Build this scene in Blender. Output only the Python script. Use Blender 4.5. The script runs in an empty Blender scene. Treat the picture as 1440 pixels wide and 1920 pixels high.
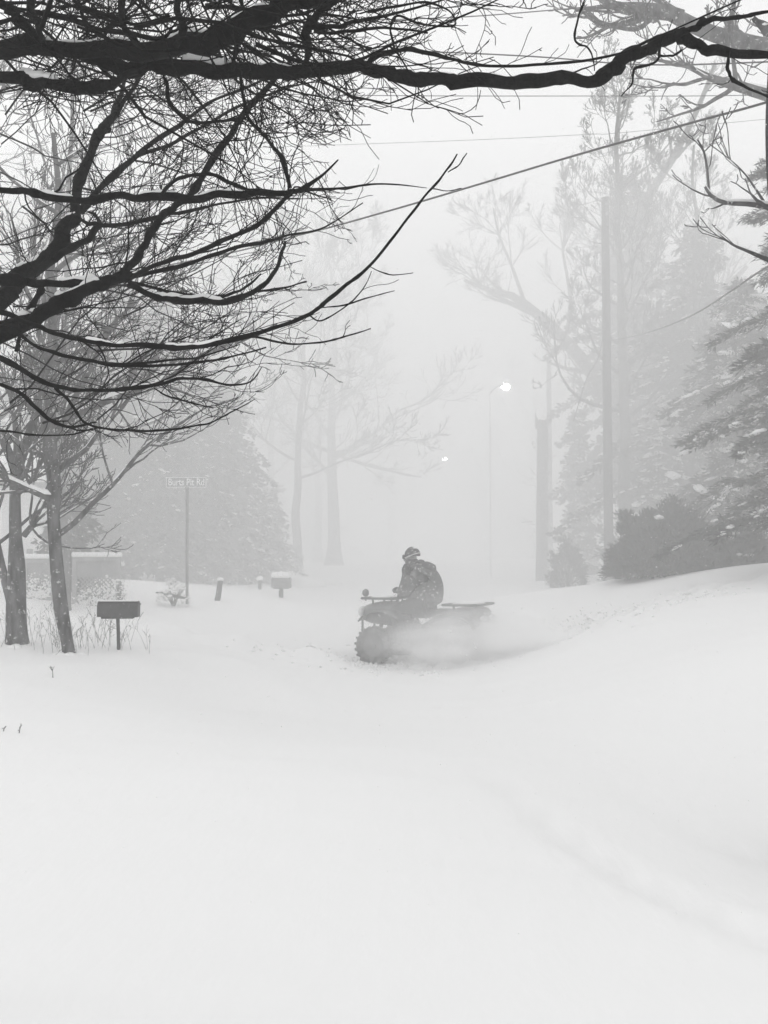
import bpy, bmesh, math, random
import numpy as np
from mathutils import Vector, Matrix

random.seed(7)
rng = np.random.default_rng(11)
S = bpy.context.scene
C = S.collection

# ------------------------------------------------------------------ camera
EYE = 1.6; FOC = 1800.0; PITCH = math.atan(80.0 / FOC)
cam_d = bpy.data.cameras.new('camera'); cam = bpy.data.objects.new('camera', cam_d); C.objects.link(cam)
cam.location = (0, 0, EYE); cam.rotation_euler = (math.pi / 2 + PITCH, 0, 0)
cam_d.sensor_fit = 'VERTICAL'; cam_d.sensor_height = 24.0; cam_d.lens = 24.0 * FOC / 1920.0
cam_d.clip_start = 0.05; cam_d.clip_end = 2000
S.camera = cam

# ------------------------------------------------------------------ sky, sun, exposure
SUN_EL, SUN_AZ = math.radians(36), math.radians(-50)
W = bpy.data.worlds.new('World'); S.world = W; W.use_nodes = True
nt = W.node_tree; nt.nodes.clear()
wo = nt.nodes.new('ShaderNodeOutputWorld'); bg = nt.nodes.new('ShaderNodeBackground')
sky = nt.nodes.new('ShaderNodeTexSky'); sky.sky_type = 'NISHITA'; sky.sun_disc = False
sky.sun_elevation = SUN_EL; sky.sun_rotation = SUN_AZ; sky.dust_density = 6.0
bw = nt.nodes.new('ShaderNodeRGBToBW')
mx = nt.nodes.new('ShaderNodeMix'); mx.data_type = 'RGBA'          # closed overcast: an even grey veil over the clear sky
mx.inputs[0].default_value = 0.88; mx.inputs[7].default_value = (7.8, 7.8, 7.8, 1)
nt.links.new(sky.outputs[0], bw.inputs[0]); nt.links.new(bw.outputs[0], mx.inputs[6])
nt.links.new(mx.outputs[2], bg.inputs[0]); bg.inputs[1].default_value = 0.1
nt.links.new(bg.outputs[0], wo.inputs[0])
sun_d = bpy.data.lights.new('sun', 'SUN'); sun_d.energy = 0.6; sun_d.angle = math.radians(18)
sun = bpy.data.objects.new('sun', sun_d); C.objects.link(sun)
sun.rotation_euler = (math.pi / 2 - SUN_EL, 0, math.pi - SUN_AZ); sun.location = (0, 0, 60)
S.view_settings.view_transform = 'Standard'; S.view_settings.look = 'None'
S.view_settings.exposure = 0.43; S.view_settings.gamma = 1.0; S.view_settings.use_curve_mapping = False
cy = S.cycles
cy.max_bounces = 12; cy.diffuse_bounces = 5; cy.volume_bounces = 10; cy.transparent_max_bounces = 8
cy.use_denoising = True; cy.volume_step_rate = 1.0; cy.volume_max_steps = 96; cy.use_adaptive_sampling = False
try:
    cy.denoiser = 'OPENIMAGEDENOISE'; cy.denoising_input_passes = 'RGB_ALBEDO_NORMAL'
except Exception: pass

HAZE = 0.016; ADDED_CLOUD = 0.036  # density of the open air, and of the cloud added beyond the rider

# ------------------------------------------------------------------ helpers
SP, CP = math.sin(PITCH), math.cos(PITCH)
def at(px, py, Y):
    """the point of the place at distance Y ahead that the photograph's pixel looks at"""
    x = (px - 720) / FOC; y = -(py - 960) / FOC
    d = (x, CP - y * SP, SP + y * CP); k = Y / d[1]
    return (d[0] * k, Y, EYE + d[2] * k)

def mat(name, v, rough=0.85, var=0.0, scale=8.0, bump=0.0, bscale=40.0, v2=None, metallic=0.0, spec=0.3, stretch=(1, 1, 1), transl=0.0):
    m = bpy.data.materials.new(name); m.use_nodes = True; n = m.node_tree.nodes; l = m.node_tree.links
    b = n['Principled BSDF']; b.inputs['Roughness'].default_value = rough; b.inputs['Metallic'].default_value = metallic
    b.inputs['Specular IOR Level'].default_value = spec
    b.inputs['Base Color'].default_value = (v, v, v, 1)
    tc = n.new('ShaderNodeTexCoord'); mp = n.new('ShaderNodeMapping'); mp.inputs['Scale'].default_value = stretch
    l.new(tc.outputs['Object'], mp.inputs[0])
    if var or v2 is not None:
        t = n.new('ShaderNodeTexNoise'); t.inputs['Scale'].default_value = scale; t.inputs['Detail'].default_value = 5
        l.new(mp.outputs[0], t.inputs[0])
        r = n.new('ShaderNodeValToRGB'); a = max(0.0, v - var); c = v + var if v2 is None else v2
        r.color_ramp.elements[0].position = 0.35; r.color_ramp.elements[1].position = 0.68
        r.color_ramp.elements[0].color = (a, a, a, 1); r.color_ramp.elements[1].color = (c, c, c, 1)
        l.new(t.outputs[0], r.inputs[0]); l.new(r.outputs[0], b.inputs['Base Color'])
    if bump:
        t2 = n.new('ShaderNodeTexNoise'); t2.inputs['Scale'].default_value = bscale; t2.inputs['Detail'].default_value = 6
        l.new(mp.outputs[0], t2.inputs[0]); bu = n.new('ShaderNodeBump'); bu.inputs['Strength'].default_value = bump
        bu.inputs['Distance'].default_value = 0.02
        l.new(t2.outputs[0], bu.inputs['Height']); l.new(bu.outputs[0], b.inputs['Normal'])
    return m

M = dict(
    snow=mat('snow', 0.86, 0.75, bump=0.12, bscale=14, spec=0.2),
    snow_ground=mat('snow_ground', 0.84, 0.8, bump=0.5, bscale=7, spec=0.15, stretch=(1, 0.35, 1)),
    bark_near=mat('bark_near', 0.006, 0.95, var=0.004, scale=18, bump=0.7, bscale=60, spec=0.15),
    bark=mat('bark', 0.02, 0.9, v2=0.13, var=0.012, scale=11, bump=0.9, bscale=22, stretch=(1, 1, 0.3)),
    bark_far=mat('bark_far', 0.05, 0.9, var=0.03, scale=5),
    needle=mat('needle', 0.035, 0.85, var=0.02, scale=3),
    needle_lit=mat('needle_rimed', 0.3, 0.85, var=0.2, scale=3),  # paler needles, crusted with rime
    metal_dark=mat('metal_dark', 0.018, 0.6, var=0.012, scale=12, spec=0.5),
    metal_grey=mat('metal_grey', 0.16, 0.5, var=0.04, scale=9, metallic=0.3),
    wood_post=mat('wood_post', 0.035, 0.9, var=0.02, scale=10, bump=0.5, bscale=40, stretch=(1, 1, 0.15)),
    wood_pale=mat('wood_pale', 0.34, 0.9, var=0.04, scale=6),
    plastic=mat('plastic_dark', 0.03, 0.45, var=0.015, scale=9, spec=0.5),
    body=mat('fender_paint', 0.07, 0.35, var=0.03, scale=5, spec=0.6),
    rubber=mat('rubber', 0.022, 0.8, var=0.012, scale=25, bump=0.5, bscale=60),
    rubber_snow=mat('tread_packed_with_snow', 0.02, 0.8, v2=0.2, scale=14),
    cloth=mat('cloth_dark', 0.09, 0.95, var=0.04, scale=7, bump=0.8, bscale=16),
    cloth2=mat('cloth_trousers', 0.035, 0.95, var=0.02, scale=9, bump=0.6, bscale=18),
    cloth_light=mat('cloth_light', 0.6, 0.9, var=0.1, scale=20),
    skin=mat('skin', 0.3, 0.6),
    lens=mat('lens', 0.6, 0.15, spec=0.8),
    siding=mat('siding', 0.72, 0.8, var=0.04, scale=3),
    glass=mat('glass_dark', 0.04, 0.1, spec=0.8),
    roof=mat('roof', 0.12, 0.9, var=0.03, scale=6),
    sign_face=mat('sign_face', 0.26, 0.5, var=0.04, scale=12),
    sign_white=mat('sign_white', 0.85, 0.5),
    weed=mat('weed', 0.16, 0.9, var=0.06, scale=20),
    cable=mat('cable', 0.03, 0.7),
)
def emis(name, s):
    m = bpy.data.materials.new(name); m.use_nodes = True
    b = m.node_tree.nodes['Principled BSDF']; b.inputs['Emission Color'].default_value = (1, 1, 1, 1)
    b.inputs['Emission Strength'].default_value = s; return m
def plaster(m, amount, scale):
    n = m.node_tree.nodes; l = m.node_tree.links; b = n['Principled BSDF']; src = b.inputs['Base Color'].links[0].from_socket
    tc = n.new('ShaderNodeTexCoord'); t = n.new('ShaderNodeTexNoise'); t.inputs['Scale'].default_value = scale; t.inputs['Detail'].default_value = 8; t.inputs['Roughness'].default_value = .7
    l.new(tc.outputs['Object'], t.inputs[0]); r = n.new('ShaderNodeValToRGB'); r.color_ramp.elements[0].position = amount; r.color_ramp.elements[1].position = amount + .06
    x = n.new('ShaderNodeMix'); x.data_type = 'RGBA'; l.new(t.outputs[0], r.inputs[0]); l.new(r.outputs[0], x.inputs[0]); l.new(src, x.inputs[6]); x.inputs[7].default_value = (.6, .6, .6, 1); l.new(x.outputs[2], b.inputs['Base Color'])
plaster(M['bark'], .585, 13); plaster(M['bark_far'], .62, 5); plaster(M['metal_dark'], .66, 16); plaster(M['cloth'], .57, 22); plaster(M['body'], .63, 7)
M['lamp'] = emis('lamp_glow', 55.0)

def mesh_obj(name, verts, faces, m, parent=None, smooth=False):
    me = bpy.data.meshes.new(name)
    verts = np.asarray(verts, dtype=np.float32)
    if isinstance(faces, np.ndarray) and len(faces):
        k = faces.shape[1]; nf = len(faces)
        me.vertices.add(len(verts)); me.vertices.foreach_set('co', verts.ravel())
        me.loops.add(nf * k); me.loops.foreach_set('vertex_index', faces.astype(np.int32).ravel())
        me.polygons.add(nf); me.polygons.foreach_set('loop_start', np.arange(0, nf * k, k, dtype=np.int32))
        try: me.polygons.foreach_set('loop_total', np.full(nf, k, dtype=np.int32))
        except Exception: pass
        me.update(calc_edges=True)
    else:
        me.from_pydata([tuple(map(float, v)) for v in verts], [], [tuple(f) for f in faces]); me.update()
    if smooth: me.polygons.foreach_set('use_smooth', np.ones(len(me.polygons), dtype=bool))
    me.materials.append(m)
    o = bpy.data.objects.new(name, me); C.objects.link(o)
    if parent is not None: o.parent = parent
    return o

def bm_obj(name, bm, m, parent=None, smooth=False):
    me = bpy.data.meshes.new(name); bm.to_mesh(me); bm.free()
    if smooth: me.polygons.foreach_set('use_smooth', np.ones(len(me.polygons), dtype=bool))
    me.materials.append(m); o = bpy.data.objects.new(name, me); C.objects.link(o)
    if parent is not None: o.parent = parent
    return o

def tag(o, label=None, cat=None, group=None, kind=None):
    if label: o['label'] = label
    if cat: o['category'] = cat
    if group: o['group'] = group
    if kind: o['kind'] = kind
    return o
def empty(name, loc, rz=0, label=None, cat=None, group=None):
    o = bpy.data.objects.new(name, None); C.objects.link(o); o.location = loc; o.rotation_euler = (0, 0, rz)
    o.empty_display_size = 0.3
    return tag(o, label, cat, group)
def copy_thing(o, loc, label, rz=0, scale=None):
    r = o.copy(); C.objects.link(r); r.location = loc; r.rotation_euler = (0, 0, rz)
    if scale: r.scale = scale
    r['label'] = label
    for ch in list(o.children):
        c = ch.copy(); C.objects.link(c); c.parent = r
        for g in list(ch.children):
            d = g.copy(); C.objects.link(d); d.parent = c
    return r

def tube_arrays(lines, sides):
    """many tapered tubes -> verts, quads. lines: list of (pts[n,3], radii[n])"""
    by = {}
    for p, r in lines: by.setdefault(len(p), []).append((p, r))
    V, F = [], []; base = 0
    ang = np.arange(sides) * 2 * math.pi / sides
    for n, L in by.items():
        P = np.array([a for a, _ in L], dtype=float); R = np.array([b for _, b in L], dtype=float)
        T = np.gradient(P, axis=1); T /= (np.linalg.norm(T, axis=2, keepdims=True) + 1e-9)
        Tm = T.mean(axis=1); ref = np.where(np.abs(Tm[:, 2:3]) < 0.8, np.array([[0., 0, 1]]), np.array([[1., 0, 0]]))
        U = np.cross(T, ref[:, None, :]); U /= (np.linalg.norm(U, axis=2, keepdims=True) + 1e-9)
        Wv = np.cross(T, U)
        ring = P[:, :, None, :] + R[:, :, None, None] * (U[:, :, None, :] * np.cos(ang)[None, None, :, None] + Wv[:, :, None, :] * np.sin(ang)[None, None, :, None])
        m = len(L); V.append(ring.reshape(-1, 3))
        i = np.arange(m)[:, None, None] * n * sides; j = np.arange(n - 1)[None, :, None] * sides; k = np.arange(sides)[None, None, :]
        k2 = (k + 1) % sides
        q = np.stack([i + j + k, i + j + k2, i + j + sides + k2, i + j + sides + k], axis=-1).reshape(-1, 4)
        F.append(q + base); base += m * n * sides
    return np.concatenate(V), np.concatenate(F)
def tubes(name, lines, sides, m, parent=None, smooth=True):
    if not lines: return None
    v, f = tube_arrays(lines, sides)
    return mesh_obj(name, v, f, m, parent, smooth)

def smooth_line(P, R, k=3):
    """Catmull-Rom through control points"""
    P = np.asarray(P, float); R = np.asarray(R, float); n = len(P)
    E = np.vstack([2 * P[0] - P[1], P, 2 * P[-1] - P[-2]]); out = []; rr = []
    for i in range(n - 1):
        for s in range(k):
            t = s / k; a, b, c, d = E[i], E[i + 1], E[i + 2], E[i + 3]
            out.append(0.5 * ((2 * b) + (c - a) * t + (2 * a - 5 * b + 4 * c - d) * t * t + (3 * b - a - 3 * c + d) * t ** 3))
            rr.append(R[i] * (1 - t) + R[i + 1] * t)
    out.append(P[-1]); rr.append(R[-1])
    return np.array(out), np.array(rr)

def box_bm(bm, cx, cy_, cz, sx, sy, sz, rot=None, bevel=0.0):
    r = bmesh.ops.create_cube(bm, size=1.0); vs = r['verts']
    for v in vs: v.co = Vector((v.co.x * sx, v.co.y * sy, v.co.z * sz))
    if bevel:
        es = list({e for v in vs for e in v.link_edges})
        rb = bmesh.ops.bevel(bm, geom=es, offset=bevel, segments=2, affect='EDGES', profile=0.6)
        vs = list({v for v in rb['verts']} | {v for v in vs if v.is_valid})
    for v in vs:
        if rot is not None: v.co = rot @ v.co
        v.co += Vector((cx, cy_, cz))
    return vs
def rod(bm, a, b, r, sides=8, r2=None):
    a = Vector(a); b = Vector(b); d = b - a
    res = bmesh.ops.create_cone(bm, cap_ends=True, segments=sides, radius1=r, radius2=r if r2 is None else r2, depth=d.length)
    q = d.to_track_quat('Z', 'Y').to_matrix()
    for v in res['verts']: v.co = q @ v.co + (a + b) / 2
def blob(bm, c, s, sub=2, jit=0.0, seed=0, flat=None):
    r_ = random.Random(seed); res = bmesh.ops.create_icosphere(bm, subdivisions=sub, radius=1.0)
    ph = [r_.uniform(0, 6.28) for _ in range(6)]
    for v in res['verts']:
        p = v.co.copy(); k = 1 + jit * (math.sin(3.1 * p.x + ph[0]) * math.sin(2.7 * p.y + ph[1]) + 0.6 * math.sin(5.3 * p.z + ph[2]) * math.sin(4.9 * p.x + ph[3]))
        z = p.z
        if flat is not None and z < flat: z = flat
        v.co = Vector((c[0] + p.x * k * s[0], c[1] + p.y * k * s[1], c[2] + z * k * s[2]))

# ------------------------------------------------------------------ terrain
cp = []
def g(px, py, Y): cp.append(at(px, py, Y))
for X in (-8, -3, 0, 3, 8):
    for Y in (-12, -3, 1, 4): cp.append((X, Y, 0.0))
cp += [(3.2, 50, .9), (8, 50, 1.1)]
cp += [(-2, 8, 0.02), (0, 8, 0), (2.5, 8, 0.02), (-1, 10, 0.0), (1.5, 11, 0.0), (4.5, 8, 0.16)]
for a in [(790, 1238, 15.2), (660, 1236, 15.0), (920, 1232, 15.4), (700, 1300, 11.5), (35, 1216, 12), (125, 1230, 11.6), (222, 1217, 12), (0, 1300, 9.3), (300, 1222, 12.2),
          (330, 1192, 14.2), (450, 1190, 16.6), (520, 1165, 19), (620, 1140, 24), (350, 1137, 21), (408, 1130, 22), (525, 1124, 25), (230, 1096, 24), (100, 1100, 22), (0, 1120, 20),
          (490, 1106, 28), (-200, 1100, 20), (-300, 1180, 12), (620, 1068, 46), (760, 1064, 50), (900, 1061, 50), (300, 1085, 40), (-100, 1080, 40),
          (1000, 1098, 32), (1016, 1101, 41), (1140, 1088, 32), (1240, 1076, 20), (1330, 1067, 19), (1440, 1060, 17.5), (1700, 1040, 17), (2000, 1030, 18),
          (1250, 1160, 13), (1440, 1170, 12), (1100, 1190, 14), (1440, 1300, 8.5), (1800, 1200, 9), (1300, 1080, 26), (1600, 1070, 28), (1200, 1075, 34)]: g(*a)
for X in (-60, -25, 0, 25, 60):
    cp.append((X, 90, 1.02)); cp.append((X, 200, 1.0)); cp.append((X * 1.5, 420, 1.1))
for X in (-45, 45): cp.append((X, 20, 1.3)); cp.append((X, -15, 0.6)); cp.append((X, 50, 1.3))
cp = np.array(cp)
def kern(A, B):
    d2 = (A[:, None, 0] - B[None, :, 0]) ** 2 + (A[:, None, 1] - B[None, :, 1]) ** 2
    return -np.sqrt(d2 + 2.2 ** 2)
K = kern(cp, cp); n_ = len(cp)
A_ = np.zeros((n_ + 1, n_ + 1)); A_[:n_, :n_] = K + np.eye(n_) * 0.03; A_[:n_, n_] = 1; A_[n_, :n_] = 1
wts = np.linalg.solve(A_, np.append(cp[:, 2], 0))
wv = [(rng.uniform(0, 6.28), rng.uniform(0, 6.28), f) for f in np.geomspace(0.35, 3.2, 14)]
rut = [np.array([(0.75, 7.6), (1.0, 6.3), (1.22, 5.45), (1.50, 4.62), (1.78, 4.0), (2.15, 3.3), (2.7, 2.3)]),
       np.array([(1.55, 7.8), (2.0, 6.1), (2.26, 5.6), (2.7, 4.6), (3.2, 3.7)]),
       np.array([(-2.6, 3.3), (-1.2, 3.45), (0.0, 3.3), (1.0, 3.0)])]
def seg_dist(X, Y, L):
    best = np.full(X.shape, 1e9); tt = np.zeros(X.shape)
    for i in range(len(L) - 1):
        a, b = L[i], L[i + 1]; d = b - a; t = np.clip(((X - a[0]) * d[0] + (Y - a[1]) * d[1]) / (d @ d), 0, 1)
        r = np.hypot(X - a[0] - t * d[0], Y - a[1] - t * d[1]); u = r < best
        best = np.where(u, r, best); tt = np.where(u, (i + t) / (len(L) - 1), tt)
    return best, tt
def height(X, Y):
    X = np.asarray(X, float); Y = np.asarray(Y, float); sh = X.shape; P = np.stack([X.ravel(), Y.ravel()], 1)
    z = np.empty(len(P))
    for s in range(0, len(P), 20000): z[s:s + 20000] = kern(P[s:s + 20000], cp) @ wts[:-1] + wts[-1]
    x, y = P[:, 0], P[:, 1]
    for a, ph, f in wv:
        z += 0.011 / f ** 0.9 * np.sin(f * (x * math.cos(a) + y * math.sin(a)) + ph + 0.6 * np.sin(0.7 * f * y + a))
    # wind drifts: long asymmetrical ripples lying across the road
    u = y * 1.9 + 0.55 * np.sin(0.8 * x + 0.5) + 0.25 * x
    z += 0.012 * (np.sin(u) + 0.35 * np.sin(2 * u + 0.9)) * np.exp(-((y - 4) / 5.5) ** 2)
    for L, dp, w in ((rut[0], 0.085, 0.09), (rut[1], 0.05, 0.08), (rut[2], 0.045, 0.12)):
        r, t = seg_dist(x, y, L); env = np.sin(np.clip(t, 0.02, 0.98) * math.pi) ** 0.5 * (0.85 + 0.15 * np.sin(7 * t + 1))
        z -= dp * env * (np.exp(-(r / w) ** 2) - 0.25 * np.exp(-((r - 1.8 * w) / (0.9 * w)) ** 2))
    for off in (-.46, .46):
        T = np.array([(0.75 + off * .40, 15.15 + off * .9), (1.5 + off * .4, 14.9 + off * .9), (2.6 + off * .5, 14.9 + off * .85), (4.2 + off * .4, 15.3 + off * .9), (6.5, 16.4 + off)])
        r, t = seg_dist(x, y, T)
        z -= .10 * np.exp(-(r / .13) ** 2) * (1 + .3 * np.sin(14 * x) * np.sin(9 * y)) - .05 * np.exp(-((r - .25) / .1) ** 2) * (1 + .8 * np.sin(17 * x + 3 * off))
    # ridge thrown up along the left verge
    r, t = seg_dist(x, y, np.array([(-4.0, 10.2), (-3.0, 11.6), (-2.35, 12.4), (-1.7, 12.1), (-1.1, 11.0)]))
    z += 0.07 * np.exp(-(r / 0.45) ** 2)
    r, t = seg_dist(x, y, np.array([(-4.2, 16.2), (-3.2, 15.2), (-2.0, 14.6), (-0.9, 14.4)]))
    z += 0.17 * np.exp(-(r / 0.38) ** 2) * (1 + .25 * np.sin(5 * x) + .15 * np.sin(13 * x + 2 * y))  # second ridge, its relief raised to face the sun as a bright strip
    z += .009 * (np.sin(6.1 * y + 1.5 * np.sin(1.3 * x) + .8 * x) * np.sin(1.1 * x + .6 * y)) + .005 * np.sin(9.3 * y + 3 * np.sin(.9 * x + y)) * np.sin(2.3 * x - 1.2 * y)
    for (cx, cy_, s, h) in ((-3.35, 12.2, .5, .05), (-4.7, 12, .6, .08), (-3.95, 11.6, .5, .06)):
        z += h * np.exp(-((x - cx) ** 2 + (y - cy_) ** 2) / s ** 2)
    return z.reshape(sh)
def H(x, y): return float(height(np.array([x]), np.array([y]))[0])

ys = np.concatenate([np.arange(-14, 0.8, 0.4), np.arange(0.8, 9, 0.05), np.arange(9, 16, 0.08), np.geomspace(16, 700, 150)])
s_ = np.linspace(-1, 1, 301); xs = np.sinh(s_ * 5.2) / math.sinh(5.2) * 320
XX, YY = np.meshgrid(xs, ys); ZZ = height(XX, YY); ny, nx = XX.shape
idx = np.arange(ny * nx).reshape(ny, nx)
q = np.stack([idx[:-1, :-1], idx[:-1, 1:], idx[1:, 1:], idx[1:, :-1]], -1).reshape(-1, 4)
ground = mesh_obj('snow_ground', np.stack([XX, YY, ZZ], -1).reshape(-1, 3), q, M['snow_ground'], smooth=True)
tag(ground, 'deep drifted snow covering the road and verges', kind='structure')

# ------------------------------------------------------------------ branching
def grow(out, p, d, length, r, level, rg, spread=0.75, up=0.12, kids=(7, 6, 4), pull=None, rmin=0.003, taper=0.75, n0=7, kidlen=(0.35, 0.62), wander=0.16):
    """a wandering tapering branch with its side branches; out collects (level, pts, radii)"""
    n = max(3, n0 - level); step = length / (n - 1); P = [np.array(p, float)]; d = np.array(d, float); d /= np.linalg.norm(d); D = [d]
    for i in range(n - 1):
        d = d + rg.normal(0, wander, 3); d[2] += up * (0.5 + i / n)
        if pull is not None: d = d + pull
        d /= np.linalg.norm(d); P.append(P[-1] + d * step); D.append(d)
    R = [max(rmin, r * (1 - taper * (i / (n - 1)))) for i in range(n)]
    out.append((level, np.array(P), np.array(R)))
    if level >= len(kids): return
    for k in range(kids[level]):
        t = rg.uniform(0.22, 1.0) ** 0.8; f = t * (n - 1); i = min(int(f), n - 2); a = f - i
        q0 = P[i] * (1 - a) + P[i + 1] * a; dd = D[i] + rg.normal(0, spread, 3) * np.array([1, 1, .8])
        rr = R[i] * rg.uniform(0.4, 0.65)
        grow(out, q0, dd, length * rg.uniform(*kidlen) * (1.1 - 0.5 * t), max(rmin, rr), level + 1, rg, spread, up, kids, pull, rmin, taper, n0, kidlen, wander)

def snow_on(lines, rg, thick=1.0, cover=0.6):
    """ridges of snow lying along the top of branches"""
    out = []
    for p, r in lines:
        if len(p) < 3: continue
        pts, rad = [], []
        for i in range(len(p)):
            t = p[min(i + 1, len(p) - 1)] - p[max(i - 1, 0)]; t = t / (np.linalg.norm(t) + 1e-9)
            flat = max(0.0, 1 - abs(t[2]) * 1.1); h = r[i] * flat * thick * rg.uniform(0.6, 1.2)
            pts.append(p[i] + np.array([0, 0, r[i] * 0.55 + h * 0.35])); rad.append(max(0.0008, (r[i] * 0.75 + h * 0.2) * (flat > 0.12)))
        a = int(rg.uniform(0, (1 - cover) * len(p))); b = a + max(3, int(cover * len(p)))
        pts, rad = pts[a:b], rad[a:b]
        if len(pts) >= 3:
            rad[0] *= 0.2; rad[-1] *= 0.2; out.append((np.array(pts), np.array(rad)))
    return out

# ------------------------------------------------------------------ the near tree whose branches hang across the top
NS = 0.62
near = empty('bare_tree', (-2.05 * NS, 3.1 * NS, H(-1.27, 1.92)), label='nearest bare tree, black limbs reaching in from the left across the whole top', cat='tree')
NB = np.array(near.location)
def traced(name_, pts, Y0, Y1, parent, sides=9, k=3, m='bark_near', jit=0.10, seed=0, base=NB):
    n = len(pts); rg = np.random.default_rng(seed + 5)
    x0 = pts[0][0]; x1 = pts[-1][0]; P, R = [], []
    for i, (px, py, w) in enumerate(pts):
        t = i / max(1, n - 1); Y = Y0 + (Y1 - Y0) * t
        P.append(at(px, py, Y)); R.append(w * 0.5 * Y / FOC)
    P, R = smooth_line(P, R, k)
    def soft(a):
        for _ in range(2): a = np.vstack([a[:1], (a[:-2] + 2 * a[1:-1] + a[2:]) / 4, a[-1:]])
        return a
    R = R * (1 + 1.5 * soft(rg.uniform(-jit, jit, (len(R), 1)))[:, 0])
    P2 = P + soft(rg.normal(0, 0.5, P.shape)) * R[:, None]
    for q in range(len(R) // 9):                                   # knots and old twig collars
        j = rg.integers(1, len(R) - 1); R[j] *= rg.uniform(1.12, 1.3)
    return P2, R
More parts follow.
